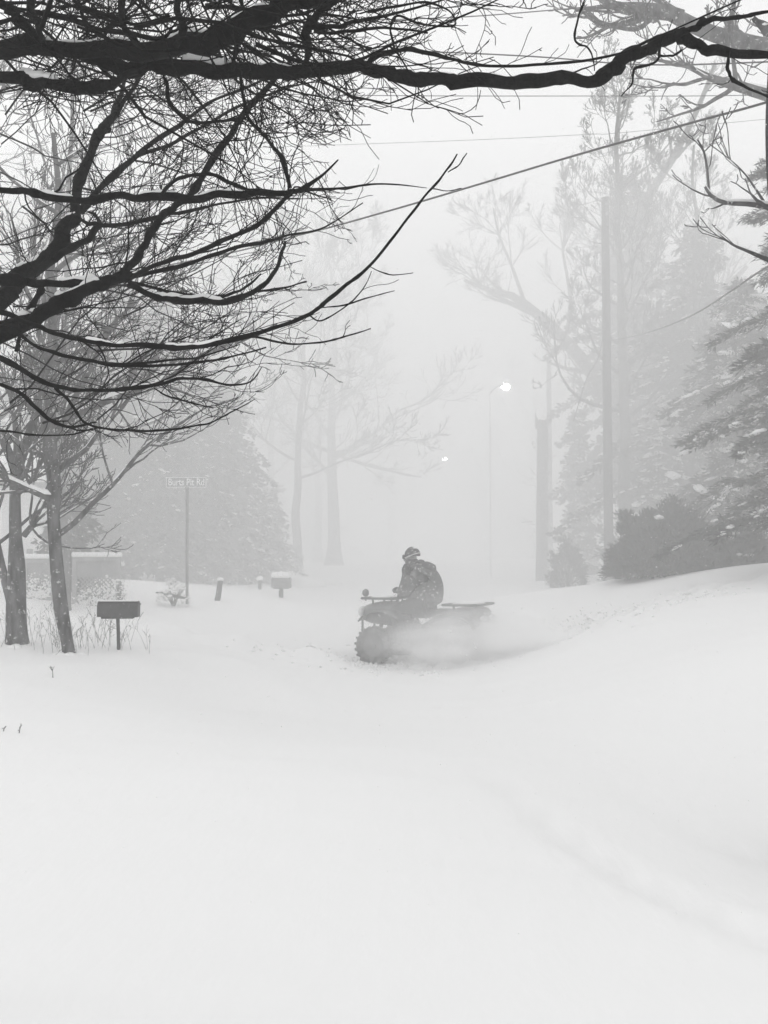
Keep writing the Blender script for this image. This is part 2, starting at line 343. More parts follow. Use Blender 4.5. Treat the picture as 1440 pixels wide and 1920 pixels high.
LT = [  # pixel, pixel, width; distance at both ends
 ([(-520,60,90),(-300,70,60),(0,95,32),(100,96,30),(200,98,32),(300,92,38),(380,68,44),(450,42,40),(540,12,36),(640,-30,30),(760,-90,22)],2.9,2.5),
 ([(150,106,18),(230,122,30),(300,122,30),(380,128,28),(480,137,27),(560,132,27),(640,130,24),(690,127,22),(730,138,24),(780,150,26),(850,152,25),(950,151,24),(1040,150,23),(1110,146,23),(1150,128,27),(1180,112,26),(1210,92,22),(1240,76,22),(1265,72,24),(1310,84,20),(1360,96,18),(1440,101,13),(1560,112,9)],2.8,2.6),
 ([(-500,130,60),(-300,125,40),(0,142,24),(60,150,26),(100,160,24),(200,164,22),(225,150,16),(262,132,12)],2.95,2.75),
 ([(-500,330,70),(-300,330,40),(0,356,13),(60,362,13),(150,378,16),(195,368,16),(260,366,15),(340,373,16),(400,363,15),(460,360,15),(520,362,14),(550,360,10)],3.1,2.9),
 ([(545,362,9),(590,340,6),(635,300,4)],2.9,2.9),
 ([(545,358,8),(650,352,4),(720,345,3),(800,352,1.5)],2.9,3.0),
 ([(545,362,9),(520,390,9),(470,430,8),(410,455,8),(350,480,9),(300,495,9),(235,525,10)],2.9,3.3),
 ([(305,362,8),(330,338,7),(360,328,7),(395,328,7),(430,342,7),(465,358,8)],2.95,2.95),
 ([(450,140,6),(458,190,7),(466,220,7),(505,265,7),(530,305,8),(545,352,9)],2.8,2.9),
 ([(462,222,5),(400,228,5),(350,225,6),(320,195,8),(312,155,7),(305,135,6)],2.8,2.8),
 ([(-600,900,100),(-300,760,60),(0,618,36),(60,597,27),(120,566,25),(180,538,24),(205,527,28),(240,525,22)],3.2,3.3),
 ([(225,522,16),(250,490,15),(275,450,13),(300,410,14),(325,390,14),(350,372,11),(400,300,12),(445,235,11),(470,195,11),(510,155,9),(560,90,6)],3.3,3.8),
 ([(240,530,14),(280,552,12),(330,566,13),(390,567,13),(440,562,13),(480,545,9),(515,510,8),(530,470,6),(537,452,4)],3.3,3.5),
 ([(480,547,5),(530,540,4),(575,528,3)],3.4,3.5),
 ([(250,528,7),(310,545,6),(370,556,6),(430,552,6),(465,535,5),(490,512,3)],3.35,3.5),
 ([(240,520,10),(300,508,9),(360,492,9),(430,468,8),(500,455,7),(545,440,5),(610,425,3),(680,380,2)],3.3,3.7),
 ([(-500,540,50),(-300,520,30),(0,525,20),(50,528,17),(110,530,15),(200,528,14)],3.1,3.3),
 ([(-500,960,64),(-300,760,48),(-20,585,40),(40,530,37),(90,480,33),(115,440,28),(140,400,22),(150,350,18),(175,280,15),(200,235,15),(230,195,10),(262,145,7)],3.6,4.2),
 ([(195,245,12),(215,205,10),(235,150,8),(260,80,6)],4.1,4.4),
 ([(100,485,14),(150,455,12),(185,428,12),(182,405,7),(165,396,5)],3.8,3.9),
 ([(140,405,8),(170,420,8),(200,423,8),(250,418,8),(300,405,9),(340,398,7),(400,385,5),(480,372,4),(560,372,2)],3.8,4.0),
 ([(115,450,14),(160,380,13),(215,330,11),(270,280,9),(330,240,8),(400,190,6),(500,150,4)],3.9,4.6),
 ([(150,400,10),(230,310,8),(330,265,7),(420,215,6),(520,170,4),(600,150,2)],4.0,4.8),
 ([(78,535,12),(62,570,12),(45,600,10),(30,660,6)],3.5,3.5),
 ([(-400,500,40),(-200,545,16),(0,588,9),(60,610,9),(110,625,8),(160,640,9),(220,647,9),(300,651,10),(350,653,10),(420,642,9),(500,620,9),(560,600,8.5),(595,580,8),(630,550,7),(690,502,6),(740,440,5),(790,375,5),(830,330,4),(857,290,2.5)],3.0,2.7),
 ([(840,322,2.5),(858,312,2.5),(868,298,2.5),(875,287,2)],2.7,2.7),
 ([(812,353,2),(838,358,2),(865,353,1.5)],2.75,2.75),
 ([(693,500,2),(730,515,2),(775,512,1.5)],2.8,2.8),
 ([(580,592,3),(602,601,3),(640,580,3),(665,560,3),(685,535,2),(697,508,1.5)],2.85,2.85),
 ([(600,577,2),(650,571,3),(700,555,2),(740,545,1.5)],2.85,2.85),
 ([(400,642,4),(480,632,4),(540,645,4),(600,641,4),(650,630,3),(695,617,2)],2.9,2.9),
 ([(-300,560,20),(0,604,7),(40,632,7),(90,658,7),(150,672,8),(210,685,8),(270,686,6),(340,684,6),(420,672,4),(500,652,2.5)],3.1,3.2),
 ([(210,684,5),(300,678,5),(380,668,4),(450,645,2.5)],3.15,3.2),
 ([(-400,560,30),(-200,600,18),(0,674,11),(60,705,10),(100,724,9),(150,731,7),(220,730,7),(290,722,7),(340,710,7),(385,712,6),(430,722,4),(470,715,3),(492,688,2)],3.0,2.9),
 ([(290,728,3),(320,745,4),(400,765,2)],2.95,2.95),
 ([(100,724,7),(130,750,6),(150,785,6),(180,800,5),(240,808,5),(310,806,5),(360,800,4),(400,790,3.5),(440,770,3),(478,748,2)],3.0,3.1),
 ([(-300,640,22),(0,720,8),(60,760,8),(100,790,8),(140,800,5),(180,790,3)],3.2,3.3),
 ([(-200,800,14),(0,808,4),(60,815,4),(130,815,3),(175,803,2.5)],3.3,3.3),
 ([(690,127,12),(700,112,11),(740,95,9),(780,93,8),(830,105,7),(870,118,6),(930,124,6),(1000,122,6),(1080,115,5.5),(1160,100,5),(1230,70,4),(1320,30,3),(1420,-15,3)],2.7,2.6),
 ([(1262,72,12),(1290,55,11),(1315,42,13),(1345,36,9),(1400,30,8),(1440,22,6),(1520,12,5)],2.6,2.5),
 ([(740,94,4),(733,55,4),(745,30,4),(790,45,4),(850,48,4),(846,25,3),(800,5,4),(740,12,5),(690,24,6)],2.65,2.6),
 ([(1100,-10,3),(1085,30,4),(1078,75,4),(1100,88,4),(1112,110,3),(1115,132,2)],2.6,2.6),
 ([(1240,80,6),(1230,115,5),(1190,130,5),(1185,155,4),(1165,180,2)],2.6,2.6),
 ([(1242,80,4),(1235,103,4),(1260,104,5),(1278,94,4)],2.6,2.6),
 ([(640,-10,12),(590,30,14),(575,60,17),(578,90,14),(575,116,10)],2.5,2.5),
 ([(580,50,10),(620,52,9),(660,42,8),(720,30,6),(850,-5,3)],2.5,2.5),
 ([(590,62,7),(660,58,6),(720,52,5),(800,60,3)],2.5,2.5),
 ([(-400,-60,60),(-200,-30,36),(0,8,20),(40,40,18),(75,72,13),(90,90,10)],2.8,2.7),
 ([(-300,-120,40),(20,-30,17),(60,20,16),(70,50,13),(85,88,9)],2.8,2.6),
 ([(-300,-160,60),(0,-60,44),(200,-35,38),(400,-50,30),(600,-90,20)],2.7,2.3),
 ([(60,22,10),(140,40,9),(220,62,8),(300,70,7),(360,40,5)],2.7,2.7),
 ([(230,-30,14),(225,20,13),(240,60,12),(270,90,10)],2.4,2.6),
 ([(350,-40,12),(330,10,13),(345,50,14),(330,85,12)],2.4,2.6),
 ([(440,40,9),(446,70,9),(440,105,8),(436,132,7)],2.6,2.75),
 ([(120,-30,10),(150,10,9),(200,30,8),(260,45,7),(320,30,6)],2.5,2.5),
 ([(1366,98,6),(1366,130,6),(1375,150,7),(1400,165,6),(1450,185,4)],2.6,2.7),
]
limbs = []
LN = NB
for i, (pts, Y0, Y1) in enumerate(LT):
    P, R = traced('limb', pts, Y0 * NS, Y1 * NS, near, seed=i, k=6, jit=.2)
    limbs.append((P, R))
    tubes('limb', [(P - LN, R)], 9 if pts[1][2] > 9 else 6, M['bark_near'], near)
# trunk beside the camera's left, out of the picture
tz = np.linspace(0, 4.2, 14); tp = np.stack([0.12 * np.sin(tz * 0.8), 0.25 * np.sin(tz * 0.5) , tz], 1); tr = 0.15 - 0.02 * tz
tr[0] = 0.22; tr[1] = 0.17
tubes('trunk', [(tp, tr)], 16, M['bark'], near)
# side twigs of every limb
tw = []
rg = np.random.default_rng(3)
for i, (P, R) in enumerate(limbs):
    L = np.linalg.norm(np.diff(P, axis=0), axis=1).sum() / NS; w0 = LT[i][0][1][2]
    nt_ = int(2 + L * 3.2)
    for k in range(nt_):
        j = rg.integers(1, len(P) - 1); p = P[j]
        px = 720 + FOC * p[0] / p[1]
        if px < -120: continue
        t = P[j + 1] - P[j - 1]; t = t / np.linalg.norm(t); t = t * np.sign(t[0] + 1e-6)
        d = t * rg.uniform(0.6, 1.5) + rg.normal(0, 0.5, 3) * np.array([1, 0.8, 1])
        right = px > 640
        ln = rg.uniform(0.15, 0.6) * (0.35 if right else 1.0) * NS
        if right and rg.random() < 0.4: continue
        r0 = min(R[j] * 0.5, rg.uniform(0.0014, 0.0042) * NS)
        grow(tw, p, d, ln, r0, 0, rg, spread=0.5, up=0.06, kids=(4, 2) if not right else (2, 0), rmin=0.0009 * NS, wander=0.2, n0=8)
# upper left is a thicket
for k in range(120):
    p = np.array(at(rg.uniform(-150, 520), rg.uniform(-140, 95), rg.uniform(2.4, 3.4) * NS))
    d = np.array([1.0, rg.normal(0, .3), rg.normal(-0.1, .5)])
    grow(tw, p, d, rg.uniform(0.4, 0.9) * NS, rg.uniform(0.003, 0.007) * NS, 0, rg, spread=0.6, up=0.03, kids=(5, 4), rmin=0.0012 * NS, wander=0.22, n0=8)
# finer growth a little farther back, greyer in the blown snow
for k in range(46):
    px, py = rg.uniform(-60, 260), rg.uniform(160, 840)
    p = np.array(at(px, py, rg.uniform(3.2, 6.0)))
    d = np.array([1.0, rg.normal(0, .35), rg.normal(0.12, .45)])
    grow(tw, p, d, rg.uniform(0.5, 1.1), rg.uniform(0.003, 0.006), 0, rg, spread=0.5, up=0.05, kids=(5, 3), rmin=0.0015, wander=0.19, n0=9)
def keep(p):
    px = 720 + FOC * p[:, 0] / p[:, 1]; py = 1040 - FOC * (p[:, 2] - EYE) / p[:, 1]
    lim = np.interp(px, [0, 200, 300, 400, 480, 560, 640, 760, 900], [900, 850, 822, 815, 775, 700, 640, 560, 260])
    if (py > lim).any(): return False
    if px.max() > 660 and py.mean() > 190: return rg.random() < 0.22
    return True
kept, skip = [], 99
for a in tw:                                            # a refused twig takes its side twigs with it
    if a[0] > skip: continue
    skip = 99
    if keep(a[1]): kept.append(a)
    else: skip = a[0]
tw = kept
t_ = tubes('twigs', [(p - LN, r) for _, p, r in tw], 4, M['bark_near'], near); t_['kind'] = 'stuff'
# snow lying on the limbs
def snow_strip(px0, px1, limb_i, thick, parent, lift=0.7):
    P, R = limbs[limb_i]; px = 720 + FOC * P[:, 0] / P[:, 1]
    s = np.where((px > px0) & (px < px1))[0]
    if len(s) < 3: return
    p = P[s].copy(); h = 1.25 * thick * p[:, 1] / FOC; rr = np.random.default_rng(limb_i + int(px0))
    p, hh = smooth_line(p, h * rr.uniform(0.5, 1.15, len(h)), 2); R2 = np.interp(np.arange(len(p)), np.arange(len(s)) * 2, R[s])
    p[:, 2] += R2 * 0.8 + hh * 0.55; hh[0] *= 0.15; hh[-1] *= 0.15
    v, f = tube_arrays([(p - LN, np.maximum(hh, R2 * 0.0 + hh))], 8)
    mesh_obj('snow_ridge', v, f, M['snow'], parent, True)
for a in [(20, 90, 0, 8), (90, 290, 0, 5), (20, 110, 2, 8), (110, 150, 2, 5), (205, 230, 1, 7), (235, 285, 1, 6), (332, 440, 1, 9), (20, 60, 10, 8), (90, 180, 16, 6), (640, 900, 1, 2.5), (900, 1100, 1, 2.5), (95, 180, 10, 5), (300, 420, 0, 7), (420, 600, 0, 5), (460, 640, 1, 4), (250, 330, 3, 4), (60, 140, 3, 4), (350, 460, 3, 3), (20, 90, 17, 6), (100, 160, 17, 4), (260, 420, 12, 4), (150, 240, 24, 3), (300, 420, 24, 3)]:
    snow_strip(*a, near)
bm = bmesh.new(); c = Vector(at(486, 118, 2.78)) - Vector(NB); blob(bm, c, (0.028, 0.035, 0.034), 3, 0.25, 3, -0.5)
blob(bm, c + Vector((-0.03, 0, -0.004)), (0.03, 0.03, 0.018), 2, 0.2, 5)
bm_obj('snow_clump', bm, M['snow'], near, True)

def trunk_mesh(P, R, m, parent, rg, sides=22, rough=.07):
    P, R = smooth_line(P, R, max(2, 60 // len(P)))
    n = len(P); v, f = tube_arrays([(P, R)], sides); v = v.reshape(n, sides, 3); a = np.arange(sides) * 2 * math.pi / sides
    zz = np.arange(n)[:, None] * .35; k = np.zeros((n, sides))
    for q in range(9):
        fa, fz, p1, p2 = rg.integers(2, 9), rg.uniform(.1, 1.2), rg.uniform(0, 6.28), rg.uniform(0, 6.28)
        k += np.sin(fa * a[None] + p1 + .8 * np.sin(fz * zz + p2)) * np.sin(fz * zz + p1) / fa ** .5
    k = 1 + rough * k / 2; k[:4] *= np.array([1.3, 1.18, 1.08, 1.02])[:, None]
    v = P[:, None] + (v - P[:, None]) * k[..., None]
    return mesh_obj('trunk', v.reshape(-1, 3), f, m, parent, True)
def prune(br, B):
    kept, skip = [], 99
    for l, p, r_ in br:
        if l > skip: continue
        skip = 99; w = p + B; px = 720 + FOC * w[:, 0] / w[:, 1]; py = 1040 - FOC * (w[:, 2] - EYE) / w[:, 1]
        if (py > np.interp(px, [150, 220, 300, 420, 520, 640], [1300, 900, 845, 800, 740, 600])).any(): skip = l; continue
        kept.append((l, p, r_))
    return kept
# ------------------------------------------------------------------ bare tree builder
def bare_tree(name, pos, h, r, label, group=None, seed=0, lean=(0, 0), traced_trunks=None, nl=8, kids=(6, 5, 4), m='bark', snowy=0.35, limb_len=0.5, fork=0.3, rmin=0.006, spread=0.6, extra=None, exk=10, exl=.14, avoid=False, limb_parts=True, twist=1.0, up=0.10, pull=None, mt=None):
    rg = np.random.default_rng(seed); x, y = pos; z = H(x, y) - 0.05; B = np.array([x, y, z])
    root = empty(name, (x, y, z), label=label, cat='tree', group=group)
    if traced_trunks is None:
        n = 12; t = np.linspace(0, 1, n)
        wob = np.cumsum(rg.normal(0, 0.012, (n, 2)), axis=0) * h * twist
        P = np.stack([lean[0] * t * h + wob[:, 0] - wob[0, 0], lean[1] * t * h + wob[:, 1] - wob[0, 1], t * h], 1)
        R = r * (1 - 0.8 * t) ; R[0] *= 1.3
        trunks = [(P, R)]
    else:
        trunks = [(a - B, b) for a, b in traced_trunks]
    mt = mt or m
    for P, R in trunks:
        trunk_mesh(P, R, M[mt], root, rg)
    out = []
    for P, R in trunks[:2]:
        n = len(P)
        for k in range(nl):
            t = fork + (1 - fork) * (k + rg.uniform(0, .9)) / nl; f = t * (n - 1); i = min(int(f), n - 2); a = f - i
            p = P[i] * (1 - a) + P[i + 1] * a; az = k * 2.4 + rg.uniform(-.5, .5)
            d = np.array([math.cos(az), math.sin(az), rg.uniform(0.3, 1.0)])
            br = []
            grow(br, p, d, h * limb_len * rg.uniform(0.7, 1.1) * (1.15 - 0.6 * t), max(R[i] * (0.5 if m == 'bark' else 0.4), rmin * 1.6), 0, rg, spread=spread, up=up, kids=kids, rmin=rmin, n0=9, wander=0.15, pull=pull)
            out += prune(br, B) if avoid else br
    if extra:
        for P, R in extra: out.append((0, P - B, R)); 
        for P, R in extra:
            for k in range(exk):
                j = rg.integers(1, len(P) - 1); t = P[j + 1] - P[j - 1]; t /= np.linalg.norm(t)
                grow(out, P[j] - B, t + rg.normal(0, .5, 3), h * exl, R[j] * .5, 1, rg, spread=spread, up=up, kids=kids, rmin=rmin, n0=9)
    L0 = [(p, r_) for l, p, r_ in out if l == 0]; L1 = [(p, r_) for l, p, r_ in out if l > 0]
    if limb_parts:
        for a in L0: tubes('limb', [smooth_line(a[0], a[1], 2)], 7, M[m], root)
    else: L1 += L0
    o = tubes('twigs', L1, 4, M[m], root); o['kind'] = 'stuff'
    if snowy > 0:
        sn = snow_on([a for a in L0] + [a for a in L1 if a[1].max() > rmin * 1.8 and rg.random() < snowy], rg, 1.0)
        if sn: o = tubes('snow_on_branches', sn, 5, M['snow'], root); o['kind'] = 'stuff'
    return root
def tr_line(pts, Y):
    return np.array([at(px, py, Y) for px, py, w in pts]), np.array([w * 0.5 * Y / FOC for px, py, w in pts])

# pair of verge trees on the left
Yc = 11.6
pc = at(130, 1232, Yc)
tc_ = [tr_line([(132,1245,24),(126,1205,23),(116,1150,26),(109,1090,26),(104,1030,24),(100,960,23),(101,900,25),(95,860,27),(92,780,26),(96,700,22),(100,600,22),(94,500,18),(110,380,13),(100,250,8)], Yc)]
snowlimb = tr_line([(98,800,14),(150,775,13),(210,748,13),(300,718,11),(380,665,9),(450,640,7),(520,608,5)], Yc + .3)
stub = tr_line([(95,935,14),(60,920,12),(20,902,10),(-10,885,9)], Yc - .2)
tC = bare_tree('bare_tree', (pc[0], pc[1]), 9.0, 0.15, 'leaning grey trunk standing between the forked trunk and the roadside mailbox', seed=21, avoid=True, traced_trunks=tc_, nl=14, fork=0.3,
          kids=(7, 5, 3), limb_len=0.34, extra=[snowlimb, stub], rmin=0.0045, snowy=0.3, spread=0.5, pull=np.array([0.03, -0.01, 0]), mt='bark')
for P, R in (snowlimb, stub):
    a, b = smooth_line(P, R, 4); a = a.copy(); a[:, 2] += b * 1.1; bb = b * 0.85; bb[0] *= .3; bb[-1] *= .2
    tubes('snow_ridge', [(a - np.array(tC.location), bb * (1 + .15 * np.sin(np.arange(len(bb)) * 1.7)))], 8, M['snow'], tC)
Yb = 12.0; pb = at(33, 1216, Yb)
tb_ = [tr_line([(33,1230,42),(30,1150,37),(31,1060,30),(29,1000,22),(28,930,19),(32,880,22),(60,800,16),(75,740,12),(100,640,9),(120,540,6)], Yb),
       tr_line([(24,1150,16),(10,1090,15),(-6,1020,14),(-30,900,14),(-70,700,10)], Yb),
       tr_line([(34,890,18),(8,830,16),(-10,780,14),(-20,650,10),(0,500,7)], Yb)]
stub2 = tr_line([(44,1005,12),(58,988,11),(70,982,8)], Yb - .1)
tB = bare_tree('bare_tree', (pb[0], pb[1]), 8.5, 0.15, 'forked dark trunk at the left edge, farthest left of the roadside trees', seed=33, avoid=True, traced_trunks=tb_, nl=10, fork=0.45, kids=(7, 5, 3), limb_len=0.3,
          extra=[tr_line([(30,930,9),(60,900,8),(85,850,7),(110,800,5)], Yb), stub2], rmin=0.0045, snowy=0.3, spread=0.5)
for tr_, w_ in ((tB, .2), (tC, .13)):
    bm = bmesh.new(); rs = random.Random(int(w_ * 100))
    for k in range(9):
        a = k * .7 + rs.uniform(-.2, .2); r_ = rs.uniform(.05, .11); blob(bm, (math.cos(a) * w_ + (.0 if k else .03), math.sin(a) * w_, rs.uniform(-.03, .01)), (r_ * 1.2, r_ * 1.0, r_ * .6), 2, .2, k)
    o = bm_obj('snow_at_foot', bm, M['snow'], tr_, True); o['kind'] = 'stuff'
# behind them
rest = [
    ((-7.2, 15.5), 9.5, 0.15, 'slender bare tree behind the roadside trunks at the far left', 41, 0.55),
    ((-6.35, 19.0), 12.0, 0.11, 'tall bare tree standing among dark evergreens behind the low fence', 42, 0.5),
]
for (pos, h, r, lab, sd, ll) in rest:
    bare_tree('bare_tree', pos, h, r, lab, seed=sd, twist=.4, avoid=True, nl=13, fork=0.25, kids=(7, 5, 4), limb_len=ll, rmin=0.006, snowy=0.25, spread=0.55, limb_parts=True)

# distant bare trees
far = []
def dist_tree(px, Y, top, w, label, seed, extra=None, **k):
    p = at(px, 1065, Y); h = at(px, top, Y)[2] - H(p[0], Y)
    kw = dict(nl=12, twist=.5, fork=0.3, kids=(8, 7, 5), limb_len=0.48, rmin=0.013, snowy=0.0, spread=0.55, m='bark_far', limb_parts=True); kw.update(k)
    ex = [tr_line(e, Y) for e in extra] if extra else None
    return bare_tree('bare_tree', (p[0], Y), h, w * 0.5 * Y / FOC, label, seed=seed, extra=ex, **kw)
dist_tree(626, 52, 500, 24, 'faint bare tree with a long drooping limb, left of the road behind the evergreens', 51,
          extra=[[(626,900,9),(600,870,8),(560,825,7),(530,790,6),(470,775,5)], [(560,822,7),(620,848,7),(680,870,6),(740,885,4),(790,895,3)]])
dist_tree(596, 66, 620, 16, 'faint thin bare tree just left of the one with the drooping limb', 52)
dist_tree(500, 62, 590, 18, 'faint bare tree rising above the left evergreens', 53)
dist_tree(555, 45, 500, 18, 'pale slender bare tree between the left evergreens and the road, wide fine crown', 60, limb_len=.5)
dist_tree(735, 95, 800, 20, 'palest bare tree beyond the bend, nearest the road centre on the left', 54, rmin=0.02)
dist_tree(1200, 42, 420, 34, 'large bare tree behind the tall utility pole, limbs spreading left over the road', 55, rmin=0.010, nl=15, limb_len=0.38,
          extra=[[(1200,900,26),(1172,830,28),(1145,760,28),(1110,700,26),(1060,640,24),(1010,592,20),(960,555,15),(920,545,10),(870,525,6)], [(1010,592,12),(960,570,9),(900,535,6),(880,500,3)],
                 [(1172,720,24),(1230,640,20),(1290,600,16),(1350,550,12),(1400,500,8)], [(1172,500,20),(1210,380,16),(1260,300,14),(1310,200,10),(1340,120,6)],
                 [(985,572,8),(960,500,6),(935,440,4),(925,390,3)], [(1060,640,9),(1070,560,7),(1055,470,5),(1065,400,3)]])
dist_tree(1185, 33, 190, 26, 'tall feathery tree of upswept fine branches, highest behind the utility pole', 58, rmin=0.009, nl=26, fork=.3, limb_len=.26, kids=(8, 6, 5), spread=.6, up=.16, limb_parts=False)
dist_tree(1290, 32, 270, 22, 'second upswept feathery tree, right of the highest one', 59, rmin=0.009, nl=20, fork=.3, limb_len=.24, kids=(8, 6, 5), spread=.6, up=.14, limb_parts=False)
dist_tree(1010, 78, 700, 22, 'pale bare tree far behind the broken trunk on the right', 56, rmin=0.016)
dist_tree(900, 100, 850, 20, 'faintest bare tree beyond the street lamps', 57, rmin=0.022)

# right-hand tree at the picture's edge
Yr = 5.5; pr = at(1500, 1100, Yr)
redge = [tr_line([(1640,1570,150),(1605,1250,132),(1556,900,114),(1508,600,96),(1486,400,84),(1476,220,80),(1480,60,74),(1484,-200,60)], Yr)]
rex = [tr_line([(1462,195,26),(1420,150,22),(1370,130,20),(1320,110,18),(1270,100,10),(1200,88,6)], Yr + 3.0),
       tr_line([(1480,400,16),(1440,388,12),(1400,382,10),(1360,380,9),(1335,368,8),(1322,350,5)], Yr + .3),
       tr_line([(1330,366,5),(1326,320,5),(1320,285,4),(1308,262,3)], Yr + .3),
       tr_line([(1440,390,6),(1400,330,3),(1370,300,2),(1330,270,2)], Yr + .3),
       tr_line([(1470,500,12),(1400,470,6),(1372,458,4),(1350,440,2)], Yr + .3)]
tR = bare_tree('bare_tree', (redge[0][0][0][0], Yr), 6.5, 0.2, 'dark bare tree trunk running up the right edge, with a snowy crooked limb', seed=61, traced_trunks=redge, nl=3, fork=0.65, kids=(3, 1, 0), limb_len=0.07, exk=4, exl=.045, mt='bark_near',
               extra=rex[1:], rmin=0.003, snowy=0.2, spread=0.6)
a, b = smooth_line(*rex[1], 4); a = a.copy(); a[:, 2] += b * 1.0; b = b * 0.9; b[0] *= .3; b[-1] *= .2
tubes('snow_ridge', [(a - np.array(tR.location), b)], 8, M['snow'], tR)
# thick limbs crossing the upper right corner, of a tree standing outside the picture
Yq = 14.0; pq = at(1640, 1060, Yq)
q_tr = [tr_line([(1640,1075,60),(1640,700,54),(1630,400,50),(1600,250,44),(1540,150,40),(1470,100,34),(1400,80,30),(1330,60,28),(1250,20,26),(1180,-40,20)], Yq)]
bare_tree('bare_tree', (q_tr[0][0][0][0], Yq), 9.0, 0.25, 'grey arching tree at the upper right corner, thick limb crossing behind the dark branches', seed=71, traced_trunks=q_tr, nl=6, fork=0.5, kids=(5, 4, 3), limb_len=0.14,
          extra=[tr_line([(1560,190,34),(1500,190,30),(1440,178,24),(1380,160,20),(1330,145,13),(1290,125,8),(1220,110,5)], Yq), tr_line([(1280,30,24),(1230,20,30),(1160,10,12),(1080,20,5)], Yq)],
          rmin=0.008, snowy=0.2)

# ------------------------------------------------------------------ evergreens
def needles(centers, dirs, size, rg, per, thin=1.0):
    """clumps of narrow pointed sprays around bough points"""
    n = len(centers) * per
    c = np.repeat(centers, per, axis=0) + rg.normal(0, 0.35, (n, 3)) * size * np.array([1, 1, .6])
    d = np.repeat(dirs, per, axis=0) + rg.normal(0, 0.55, (n, 3)); d /= np.linalg.norm(d, axis=1, keepdims=True)
    s = rg.normal(0, 1, (n, 3)); s = np.cross(d, s); s /= np.linalg.norm(s, axis=1, keepdims=True)
    L = size * rg.uniform(0.6, 1.4, (n, 1)); w = L * rg.uniform(0.16, 0.34, (n, 1)) * thin
    v = np.stack([c - s * w * .4, c + d * L * .5 - s * w, c + d * L, c + d * L * .5 + s * w], 1).reshape(-1, 3)
    f = np.arange(n * 4).reshape(n, 4); return v, f
def evergreen(pos, h, rad, label, seed, group='evergreens behind the verge', size=0.22, dens=1.0, low=0.05, power=0.9, m='needle', snow=0.5, name='evergreen_tree', droop=0.35, ragged=0.3, trunk_r=None, per=4, thin=1.0):
    rg = np.random.default_rng(seed); x, y = pos; z = H(x, y) - 0.05
    root = empty(name, (x, y, z), label=label, cat='tree', group=group)
    tp = np.array([[0, 0, 0], [0.02 * h * rg.normal(), 0, h * .5], [0, 0, h * .98]]); r0 = trunk_r or h * 0.016
    tubes('trunk', [smooth_line(tp, np.array([r0, r0 * .6, 0.01]), 4)], 9, M['bark_far'], root)
    nb = int(h * 11 * dens); C0, D0, bl, SC = [], [], [], []
    for k in range(nb):
        t = low + (1 - low) * (k + rg.random()) / nb; az = k * 2.399 + rg.normal(0, .25)
        L = rad * (1 - t) ** power * (1 + rg.normal(0, ragged)) + 0.12
        if rg.random() < 0.1: L *= 0.4
        L = max(0.15, L); n = max(4, int(L / (size * .65)))
        e = np.linspace(0, 1, n); zz = h * t + L * (0.25 * e - droop * 1.6 * e ** 2)
        wob = rg.normal(0, 0.1)
        P = np.stack([np.cos(az + wob * e) * L * e, np.sin(az + wob * e) * L * e, zz], 1)
        bl.append((P[:: max(1, (n - 1) // 3)][:4] if n > 4 else P[:4], None))
        dd = np.array([math.cos(az), math.sin(az), -0.25])
        for i in range(1, n):
            wd = (1 - e[i]) * L * 0.35 + size * .3
            for s in (-1, 0, 1):
                C0.append(P[i] + np.array([-math.sin(az), math.cos(az), 0]) * wd * s * rg.uniform(.4, 1) + np.array([0, 0, -abs(s) * wd * .2])); D0.append(dd + np.array([-math.sin(az), math.cos(az), 0]) * s * .8)
            if rg.random() < snow * 0.55: SC.append((P[i] + rg.normal(0, .3, 3) * size + np.array([0, 0, size * .25]), az + rg.normal(0, .5), size * rg.uniform(.35, 1.0) * (1 + snow * 1.3 * (rg.random() < .2))))
    bls = [(P, np.linspace(r0 * .22, 0.006, len(P))) for P, _ in bl if len(P) == 4]
    if bls: o = tubes('boughs', bls, 4, M['bark_far'], root); o['kind'] = 'stuff'
    v, f = needles(np.array(C0), np.array(D0), size, rg, per, thin)
    o = mesh_obj('crown', v, f, M[m], root); o['kind'] = 'stuff'
    if SC:
        ico = bmesh.new(); bmesh.ops.create_icosphere(ico, subdivisions=1, radius=1.0); iv = np.array([v.co[:] for v in ico.verts]); iff = np.array([[v.index for v in f_.verts] for f_ in ico.faces]); ico.free()
        V, F = [], []
        for i, (p, az, s) in enumerate(SC):
            q_ = iv * np.array([s * .9, s * .6, s * .22]) * (1 + rg.normal(0, .28, (len(iv), 1))); ca, sa = math.cos(az), math.sin(az)
            q_ = np.stack([q_[:, 0] * ca - q_[:, 1] * sa, q_[:, 0] * sa + q_[:, 1] * ca, q_[:, 2] - q_[:, 0] * .35], 1)
            V.append(q_ + p); F.append(iff + i * len(iv))
        o = mesh_obj('snow_on_boughs', np.concatenate(V), np.concatenate(F), M['snow'], root, True); o['kind'] = 'stuff'
    return root
def ev(px, Y, top, halfw, label, seed, **k):
    p = at(px, 1080, Y); h = at(px, top, Y)[2] - H(p[0], Y); return evergreen((p[0], Y), h, halfw * Y / FOC, label, seed, **k)
GL = 'evergreens left of the road'; GR = 'evergreens right of the road'
ev(300, 33, 560, 150, 'tall broad dark evergreen directly behind the street sign', 101, group=GL, snow=0.25, dens=1.7, size=.17, ragged=.5, power=.5)
ev(420, 35, 720, 100, 'rounded dark evergreen right of the street sign, the one reaching nearest the road', 102, group=GL, snow=0.4, power=0.6, dens=1.9, size=.16, ragged=.28)
ev(170, 31, 640, 110, 'dark evergreen behind the snow-capped fence', 103, group=GL, snow=0.2, dens=1.4, power=.6, ragged=.45)
ev(235, 38, 520, 120, 'evergreen standing behind and between the two darkest on the left', 104, group=GL, snow=0.2, dens=1.3, power=.5, ragged=.45)
